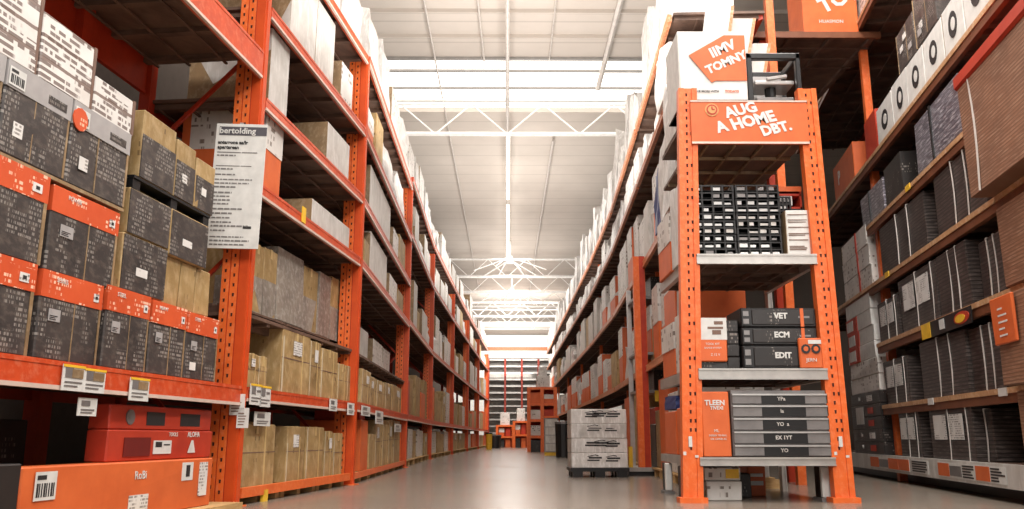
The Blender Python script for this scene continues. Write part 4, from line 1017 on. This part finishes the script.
# ------------------------------------------------------------------ angled rack on the far right
RA = math.atan((655 - 507) / FPX * math.cos(PITCH)); DR = 3.0
nR = Vector((math.cos(RA), -math.sin(RA), 0)); uR = Vector((math.sin(RA), math.cos(RA), 0))
GA, GB, GC, GD = nR * DR + uR * 17.0, nR * DR + uR * 12.1, nR * DR + uR * 7.75, nR * DR + uR * 4.5
G1 = Frame((GB.x, GB.y), (GC.x, GC.y)); G0 = Frame((GC.x, GC.y), (GD.x, GD.y)); G2 = Frame((GA.x, GA.y), (GB.x, GB.y))
brownb = gmat('brown_beam_paint', (128, 78, 52), (104, 60, 40), rough=.5, vary=.03)
tanb = gmat('tan_beam_paint', (196, 150, 108), (170, 124, 86), streak=(220, 190, 160), sdir=(5, 5), rough=.45, vary=.03)
def angled(F, levels, label, first, last, rail=True):
    t = thing('storage_rack', label, 'storage rack', F.w(0), F.rz, 'angled storage rack bays on the right')
    L = F.L
    for on, x in ((first, .06), (last, L - .06)):
        if not on: continue
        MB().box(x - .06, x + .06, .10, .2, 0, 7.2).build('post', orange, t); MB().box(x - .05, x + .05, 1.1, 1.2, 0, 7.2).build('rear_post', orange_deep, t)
    for z in levels:
        b = MB(); b.box(.0, L, .0, .05, z - .13, z - .05, 0); b.box(0, L, -.012, .03, z - .05, z, 1); b.build('beam', [brownb, tanb], t)
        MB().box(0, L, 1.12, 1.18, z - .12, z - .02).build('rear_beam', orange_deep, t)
        deck_mb(L, 1.2, z).build('shelf_deck', deckm, t)
    MB().box(0, L, 1.2, 1.23, 0, 7.0).build('back_panel', gmat('shade_back_panel', (52, 42, 38), (40, 32, 29), rough=.8, vary=0) if 'shade_back_panel' not in MATS else MATS['shade_back_panel'], t)  # dark sheet standing in for the darkness deep in the shelves
    if rail:
        MB().box(0, L, -.03, .02, .12, .325).build('bottom_rail', greypanel, t)
        MB().box(0, L, .02, 1.2, .28, .325).build('bottom_deck', deckm, t)
        MB().box(0, L, .25, .3, 0, .28).build('kick_panel', black, t)
    return t
ZL = [.97, 1.78, 2.60, 3.40, 4.25, 6.25]
angled(G1, ZL, 'middle bay of the angled right rack, full of strapped dark bundles', True, False)
angled(G0, [.97, 1.78, 2.60, 4.25, 6.25], 'nearest bay of the angled right rack, with cardboard stacks at the picture edge', False, True)
angled(G2, [2.60, 4.25, 6.25], 'farther bay of the angled right rack, behind the white carton stack', False, False)
# label strips on the bottom rail
def rail_label(px0, px1, py0, py1, label, seq):
    y = -.032; x0, z1 = G1.px(px0, py0, y); x1, z0 = G1.px(px1, py1, y)
    z0, z1 = .15, .30; w = (x1 - x0)
    t = thing('rail_label', label, 'label', G1.w((x0 + x1) / 2, y, z0), G1.rz, 'labels on the bottom rail')
    n = len(seq); MB().box(-w / 2, w / 2, -.004, 0, 0, z1 - z0).build('card', white, t)
    for i, s in enumerate(seq):
        a = -w / 2 + w * i / n + .01; c = -w / 2 + w * (i + 1) / n - .005
        if s == 'o': MB().box(a, c, -.007, -.004, .01, z1 - z0 - .01).build('orange_block', orbox, t)
        elif s == 'p': 
            b = MB()
            for j in range(5): b.box(a + .01, a + (c - a) * random.uniform(.5, .95), -.007, -.004, .015 + j * .026, .03 + j * .026)
            b.build('printed_text', ink, t)
        elif s == 'g': MB().box(a, c, -.007, -.004, .02, z1 - z0 - .03).build('grey_picture', dgrey, t)
rail_label(871, 911, 464, 480, 'orange and grey label strip on the white bottom rail, left one', 'ogoo')
rail_label(938, 1008, 465, 487, 'wide orange and printed label strip on the white bottom rail, right one', 'ogpop')
rail_label(912, 930, 464, 480, 'plain printed label on the white bottom rail between the orange strips', 'p')
def gp(F, pts, z0, style, label, z1, d=.8, y=.02, group=None):
    (l, r) = pts; x0 = F.px(*l, y)[0]; x1 = F.px(*r, y)[0]
    return put(F, x0, x1, y, d, z0, z1, style, label, group)
g = 'strapped bundles on the angled rack'
B0 = .326
gp(G1, ((900, 440), (921, 440)), B0, 'bundlelabel', 'narrow dark bundle with white slip on the bottom deck of the angled rack', .86, group=g)
gp(G1, ((931, 440), (974, 430)), B0, 'bundlelabel', 'dark bundle with two white slips on the bottom deck of the angled rack', .86, group=g)
gp(G1, ((975, 430), (992, 430)), B0, 'bundle', 'dark bundle behind the straps on the bottom deck, right of two slips', .82, y=.12, group=g)
q = put(G0, max(.02, G0.px(1006, 430)[0]), 2.4, -.02, .9, B0, .93, 'brownstack', 'corrugated cardboard stack at the lower right corner of the photo')
gp(G1, ((885, 380), (908, 375)), ZL[0], 'bundlelabel', 'dark bundle with one white slip on the second deck of the angled rack', 1.52, group=g)
gp(G1, ((922, 370), (966, 350)), ZL[0], 'bundle', 'wide dark strapped bundle on the second deck of the angled rack', 1.60, group=g)
gp(G1, ((970, 350), (1003, 340)), ZL[0], 'bundle', 'dark strapped bundle with pale tag on the second deck, right one', 1.58, y=.06, group=g)
q = put(G0, .03, 2.4, -.12, .9, ZL[0], 1.70, 'brownstack', 'tall corrugated cardboard stack carrying an orange card')
s = put(G0, .04, G0.px(1011, 290, -.15)[0], -.155, .03, 1.30, 1.69, 'orangebox', 'orange printed card on the corrugated stack at the right edge')
bb = MB()
for j in range(5): bb.box(-.08, random.uniform(-.0, .1), -.004, -.001, .06 + j * .055, .075 + j * .055)
bb.build('printed_text', white, s)
gp(G1, ((878, 310), (897, 300)), ZL[1], 'bundlelabel', 'dark bundle with small white slip on the third deck, far left', 2.30, group=g)
gp(G1, ((900, 305), (938, 285)), ZL[1], 'bundlelabel', 'dark bundle with white slips on the third deck of the angled rack', 2.42, group=g)
gp(G1, ((939, 285), (968, 265)), ZL[1], 'bundle', 'dark strapped bundle beside the slips on the third deck', 2.42, group=g)
gp(G1, ((978, 260), (1004, 250)), ZL[1], 'bundle', 'dark strapped bundle on the third deck near the right edge', 2.35, y=.08, group=g)
gp(G1, ((881, 250), (925, 225)), ZL[2], 'bundle', 'grey-brown bundle with white twin straps on the fourth deck, left', 3.24, group=g)
gp(G1, ((936, 215), (985, 180)), ZL[2], 'bundle', 'grey-brown bundle with white twin straps on the fourth deck, right', 3.26, group=g)
q = put(G0, .14, 2.4, -.06, .9, ZL[1], 2.46, 'brownstack', 'reddish corrugated stack at the right edge, below the orange-capped one')
gp(G1, ((862, 215), (884, 195)), ZL[3], 'lilac', 'small silvery bundle on the fifth deck of the angled rack, far left', 3.86, group=g)
gp(G1, ((885, 190), (902, 175)), ZL[3], 'blackbox', 'black crate-like carton beside the small silvery bundle', 3.92, group=None)
gp(G1, ((915, 145), (962, 110)), ZL[3], 'lilac', 'large silvery grey bundle with dark strap on the fifth deck', 4.02, group=g)
gp(G1, ((963, 110), (976, 95)), ZL[3], 'blackbox', 'black carton right of the large silvery bundle', 3.98, y=.1, group=None)
q = put(G0, .02, 2.4, -.2, .95, ZL[2], 3.72, 'brownstack', 'large corrugated stack with orange cap at the right edge')
w = max(v.co.x for v in q.data.vertices); MB().box(-w - .02, w + .02, -.03, .97, 1.0, 1.135).build('orange_cap', redbox, q, bevel=.02); strap(q, -w + .25, .9, 1.12, .05, .009)
g = 'white cartons with black pictures'
for k, (l, r, h) in enumerate((((877, 125), (893, 110), .50), ((893.5, 112), (908, 95), .52), ((908.5, 95), (925, 75), .50), ((925.5, 75), (944, 50), .5), ((944.5, 50), (965, 25), .52), ((965.5, 25), (992, -5), .55))):
    q = gp(G1, (l, r), ZL[4], 'white', 'white carton with dark picture on the high deck, %s from left' % ('first', 'second', 'third', 'fourth', 'fifth', 'sixth')[k], ZL[4] + h, group=g)
    q.data.materials.clear(); q.data.materials.append(white)
    w = q.dimensions.x if q.dimensions.x > 0 else .4; w = max(v.co.x for v in q.data.vertices) * 2
    bb = MB(); bb.prism([(w * .2 * math.cos(t), h * .5 + h * .26 * math.sin(t)) for t in [i * math.pi / 7 for i in range(14)]], -.005, -.002, 0); bb.prism([(w * .03 + w * .10 * math.cos(t), h * .5 + h * .13 * math.sin(t)) for t in [i * math.pi / 7 for i in range(14)]], -.008, -.005, 1)
    bb.build('printed_picture', [ink, white], q)
for k, (l, r, z1) in enumerate((((898, 60), (915, 40), 1.05), ((916, 40), (936, 10), 1.15))):
    gp(G1, (l, r), ZL[4] + .56, 'dark', ('black and silver layered pack above the white picture cartons, left', 'black and silver layered pack above the white picture cartons, right')[k], ZL[4] + z1, y=.05, d=.6, group='layered packs')
x0, x1 = G2.px(826, 160, .02)[0], G2.px(858, 150, .02)[0]
g = 'orange cartons on the angled rack'
q = put(G2, max(.1, G2.px(829, 160)[0]), min(G2.L - .05, G2.px(849, 150)[0]), .05, .8, ZL[4], ZL[4] + .62, 'orangebox', 'orange carton with white mark on the high deck right of the tower', g)
letters('P', .3, white, q, -.3, -.004, .35, bold=.01)
q = put(G1, .12, max(.5, G1.px(873, 140)[0]), .05, .8, ZL[4], ZL[4] + .62, 'redbox', 'red-orange open carton on the high deck beside the orange one', g)
OP = Frame((3.3, 10.9), (5.2, 10.9))
op = thing('overhead_platform', 'dark overhead storage platform bridging the racks behind the tower', 'platform', OP.w(0), 0)
deck_mb(OP.L, 5.0, 6.08).build('shelf_deck', deckm, op); MB().box(0, OP.L, 0, .05, 5.99, 6.08).build('beam', brownb, op)
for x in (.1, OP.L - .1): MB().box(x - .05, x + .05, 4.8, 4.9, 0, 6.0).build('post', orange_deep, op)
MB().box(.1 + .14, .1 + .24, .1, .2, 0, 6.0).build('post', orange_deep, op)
q = put(OP, .84, 1.62, .02, .6, 6.082, 7.05, 'orangebox', 'big orange carton with white emblem at the photo top', g)
letters('TOY', .30, white, q, .14, -.004, .50, slant=R(24), bold=.012); letters('HUASMON', .07, white, q, -.0, -.004, .16)
q = put(G1, .08, 1.3, .05, .8, ZL[5], ZL[5] + .7, 'white', 'white printed carton beyond the big orange carton near the photo top', None)
# dark carton stack with white stack above, at the far end of the angled rack
x0, x1 = G2.px(846, 430, 0)[0], G2.px(896, 430, 0)[0]
x0 = G2.L - 1.75; x1 = G2.L - .03
g = 'dark cartons stacked on the bottom deck'
for k in range(5):
    q = put(G2, x0, x1, -.02, .8, B0 + .17 * k, B0 + .17 * (k + 1), 'blackbox', 'wide dark carton with small red print, %s of five right of the tower' % ('lowest', 'second', 'third', 'fourth', 'topmost')[k], g)
    sticker(q, .15, .45, .04, .12, (redbox, paper, redbox, redbox, paper)[k]); letters(('Wa', 'Zest', 'Vita', 'Roto', 'Zeal')[k], .07, greypanel, q, -.3, -.004, .09)
    if k == 3: sticker(q, -.55, -.1, -.1, .14, greypanel, name='blank_label', y=-.006)
zt = B0 + .17 * 5
g = 'white cartons stacked right of the tower'
for k in range(6):
    q = put(G2, x0 + .05 * (k % 2), x1 - .04 * ((k + 1) % 2) - .03 * k, 0, .8, zt + .225 * k, zt + .225 * (k + 1), 'white', 'white carton, %s of the tall white stack right of the tower' % ('lowest', 'second lowest', 'third lowest', 'third from top', 'second from top', 'topmost')[k], g)
    q.data.materials.clear(); q.data.materials.append(whitep if k < 2 else white); q.children[0].data.materials.clear(); q.children[0].data.materials.append(greypanel)
    if k in (2, 3, 4):
        bb = MB(); bb.box(-.75, -.05, -.006, 0, .0, .223, 0); bb.box(-.7, -.3, -.009, -.006, .04, .19, 1); bb.build('orange_panel', [redbox, white], q)
for k in range(3):
    q = put(G2, x0, x1 - .06 * k, .02, .8, ZL[2] + .3 * k, ZL[2] + .3 * (k + 1), 'white', 'white carton on the fourth deck right of the tower, %s' % ('lowest of three', 'middle of three', 'topmost of three')[k], 'white cartons on the fourth deck')
    q.data.materials.clear(); q.data.materials.append(whitep)
    MB().box(.12, .2, -.006, 0, .0, .298).build('orange_stripe', redbox, q)
# yellow and picture tag on a deck edge
q = thing('picture_tag', 'yellow tag with colourful picture strip on the second deck edge of the angled rack', 'tag', G1.w(G1.px(945, 325, -.04)[0], -.045, 1.60), G1.rz)
w = G1.px(984, 310, -.04)[0] - G1.px(931, 330, -.04)[0]
MB().box(-w / 2, w / 2, 0, .01, 0, .16).build('card', black, q); MB().box(-w / 2, -w / 2 + w * .2, -.004, 0, 0, .16).build('yellow_block', yellow, q); MB().box(-w * .1, 0, -.004, 0, .04, .14).build('white_block', white, q)
bb = MB(); bb.prism([(w * .33 + w * .14 * math.cos(t), .08 + .06 * math.sin(t)) for t in [i * math.pi / 7 for i in range(14)]], -.004, 0); bb.build('red_picture', redbox, q)
bb = MB(); bb.prism([(w * .31 + w * .09 * math.cos(t), .075 + .04 * math.sin(t)) for t in [i * math.pi / 7 for i in range(14)]], -.007, -.004); bb.build('yellow_picture', yellow, q)
for k, (px, py, z, lab) in enumerate(((1001, 383, .90, 'small pale tag on the lowest tan beam near the right edge'), (930, 399, .90, 'small pale tag on the lowest tan beam, left one'), (908, 195, 3.34, 'yellow tag on the fifth deck beam, near the silvery bundle'), (888, 290, 2.54, 'yellow tag on the fourth deck beam above the orange upright'))):
    o = MB().box(-.09, .09, 0, .008, -.0, .07).build('beam_tag', yellow if 'yellow' in lab else white, loc=G1.w(max(.1, G1.px(px, py, -.02)[0]), -.02, z), rz=G1.rz); tag(o, lab, 'tag')

# ------------------------------------------------------------------ far end of the aisle
header = thing('header_panel', 'white wall header with an orange stripe above the far end of the aisle', 'header panel', (0.4, 67.66, 0))
zt, zb = on_y(507, 335, 67.6).z, on_y(507, 358, 67.6).z
MB().box(-4.5, 6, 0, .34, zb, zt).build('panel', wwhite, header)
s0, s1 = on_y(507, 350.5, 67.6).z, on_y(507, 347, 67.6).z
MB().box(-4.5, 6, -.03, 0, s0, s1).build('orange_stripe', orange, header)
def far_rack(name, px0, px1, pyt, pyb, Y, n, label, cols, m_post, m_shelf, goods=None, depth=1.0, cat='shelving'):
    x0, x1 = on_y(px0, pyb, Y).x, on_y(px1, pyb, Y).x; z1 = on_y((px0 + px1) / 2, pyt, Y).z
    t = thing(name, label, cat, ((x0 + x1) / 2, Y, 0)); w = x1 - x0
    for i in range(cols + 1): MB().box(-w / 2 + w * i / cols - .07, -w / 2 + w * i / cols + .07, 0, .1, 0, z1).build('post', m_post, t)
    for k in range(n): z = z1 * (k + 1) / n; MB().box(-w / 2, w / 2, .03, depth, z - .1, z).build('shelf', m_shelf, t)
    MB().box(-w / 2, w / 2, depth, depth + .03, 0, z1).build('back_panel', greypanel if m_shelf is not orange else redbox, t)
    return t, w, z1
far_rack('steel_shelving', 488, 556, 359, 445, 58, 13, 'tall grey steel shelving with orange uprights across the far end', 4, orange_deep, steel)
t, w, z1 = far_rack('orange_shelf_unit', 529, 556, 387, 451, 34, 4, 'tall orange shelf unit at the far right end of the aisle', 2, orange, orange, cat='shelf unit')
E34 = Frame((t.location.x - w / 2, 34), (t.location.x + w / 2, 34))
zz = z1 / 4
for k in range(4):
    zb_ = 0 if k == 0 else zz * k
    for j in range(2):
        st = rnd.choice(('orangebox', 'white', 'blackbox', 'orangewhite', 'redbox')); a0 = w * (j + .1) / 2; a1 = w * (j + .9) / 2
        put(E34, a0, a1, .12, .7, zb_, zb_ + zz * rnd.uniform(.5, .75), st, '%s on the %s level of the far orange shelf unit, %s' % (LOOK[st], ('floor', 'second', 'third', 'fourth')[k], ('left', 'right')[j]), 'goods in the far orange shelf unit')
put(E34, w * .3, w * .8, .15, .6, z1, z1 + .45, 'white', 'white cartons heaped on top of the far orange shelf unit')
put(E34, w * .38, w * .7, .2, .5, z1 + .45, z1 + .85, 'wrap', 'small white bundle on the heap atop the far orange shelf unit')
for k, (a, b, c, Y, lab) in enumerate(((497, 513, 425, 49, 'low orange shelf unit at the far end, left one'), (514, 528, 421, 48, 'second low orange unit at the far end'))):
    t, w, z1 = far_rack('orange_shelf_unit', a, b, c, 447, Y, 2, lab, 1, orange, orange, cat='shelf unit')
    E = Frame((t.location.x - w / 2, Y), (t.location.x + w / 2, Y))
    for j in range(2):
        put(E, w * (.12 + .4 * j), w * (.45 + .4 * j), .12, .6, 0, z1 * .36, ('blackbox', 'orangebox')[j], '%s carton on the floor level of the %s' % (('dark', 'orange')[j], lab.replace(' at the far end', '')), 'cartons in the low far units')
        put(E, w * (.12 + .4 * j), w * (.45 + .4 * j), .12, .6, z1 * .5, z1 * .85, ('orangewhite', 'redbox')[j], '%s carton on the upper level of the %s' % (('orange and white', 'red')[j], lab.replace(' at the far end', '')), 'cartons in the low far units')
    put(E, w * .2, w * .8, .2, .5, z1, z1 + .7, 'white', 'white carton on top of the %s' % lab.replace(' at the far end', ' far off'))
# grey cabinet, dark bins at the end
Y = 27.2; a, b = on_y(545, 455, Y).x, on_y(558, 455, Y).x; z1 = on_y(551, 416, Y).z
t = thing('grey_cabinet', 'grey panelled cabinet with orange top edge standing in the far aisle', 'cabinet', ((a + b) / 2, Y, 0)); w = b - a
MB().box(-w / 2, w / 2, 0, .6, .1, z1 - .06).build('body', greylid, t, bevel=.01)
for k in range(4): MB().box(-w / 2 + .02, w / 2 - .02, -.012, 0, .13 + k * (z1 - .2) / 4, .1 + (k + 1) * (z1 - .2) / 4).build('door_panel', greypanel, t)
MB().box(-w / 2 - .03, w / 2 + .03, -.03, .62, z1 - .06, z1).build('top', orange, t); MB().box(-w / 2, w / 2, .02, .6, 0, .1).build('plinth', yellow, t)
for k, (px, py0, py1, Y, m_, lab) in enumerate(((495, 436, 447.5, 46, black, 'dark waste bin at the far left end of the aisle'), (489, 434, 449, 41, yellow, 'yellow guard post at the far left end of the aisle'), (563, 424, 457, 24.5, black, 'dark bin beside the grey cabinet in the far aisle'))):
    p = on_y(px, py1, Y); h = on_y(px, py0, Y).z
    t = thing('waste_bin' if m_ is black else 'guard_post', lab, 'bin' if m_ is black else 'post', (p.x, Y, 0))
    r = .3 if k == 0 else (.14 if k == 1 else .2)
    MB().bar((0, 0, 0), (0, 0, h), r, n=12, r2=r * 1.12).build('body', m_, t); MB().bar((0, 0, h), (0, 0, h + .06), r * 1.18, n=12).build('rim', dgrey if m_ is black else black, t)

# ------------------------------------------------------------------ light
def area(name, loc, rot, sx, sy, power, col=(1, .965, .92)):
    l = bpy.data.lights.new(name, 'AREA'); l.shape = 'RECTANGLE'; l.size = sx; l.size_y = sy; l.energy = power; l.color = col
    o = bpy.data.objects.new(name, l); COL.objects.link(o); o.location = loc; o.rotation_euler = rot
    return o
area('aisle_fill', (.2, 6.5, 8.3), (0, 0, 0), 3.5, 9, 340)  # unseen overhead panel added to light the near aisle
area('front_fill', (.3, -.5, 6.5), (R(38), 0, 0), 5, 3, 500)  # unseen fill added behind the camera to lift the fronts
area('far_aisle_fill', (.2, 42, 8.4), (0, 0, 0), 1.6, 36, 620)  # broad area light added to the slim hung strips
area('side_aisle_fill', (3.6, 5.5, 8.2), (0, R(-12), 0), 1.2, 7, 620)  # unseen fill added to brighten the goods of the right aisle
for y, p in ((12, 420), (24, 300), (36, 240), (48, 220), (58, 200)): area('ceiling_fill', (.2, y, 4.6), (R(180), 0, 0), 3, 9, p)  # unseen upward panels added to brighten the ceiling
area('end_wall_fill', (.6, 60.5, 7.6), (R(70), 0, 0), 5, 1, 700)  # added fill that whitens the header and back wall
area('end_aisle_fill', (.6, 46, 7.2), (R(62), 0, 0), 3, 1, 550)  # added fill that brightens the shelving at the far end
area('right_aisle_fill', (4.0, 2.5, 2.6), (R(80), 0, R(-4)), 1.2, 1.2, 45)  # weak low fill added for the white stack beside the tower
w = bpy.data.worlds.new('world'); S.world = w; w.use_nodes = True
w.node_tree.nodes['Background'].inputs[0].default_value = (1, .95, .9, 1); w.node_tree.nodes['Background'].inputs[1].default_value = .38
S.view_settings.view_transform = 'Standard'; S.view_settings.look = 'None'; S.view_settings.exposure = 0.30
S.cycles.max_bounces = 6; S.cycles.diffuse_bounces = 3; S.cycles.glossy_bounces = 3; S.cycles.sample_clamp_indirect = 6
for lab, ns in SEEN.items():
    n = len(lab.split())
    if len(ns) > 1: print('DUPLABEL', lab, ns)
    if n < 4 or n > 16: print('LABELLEN', n, lab)
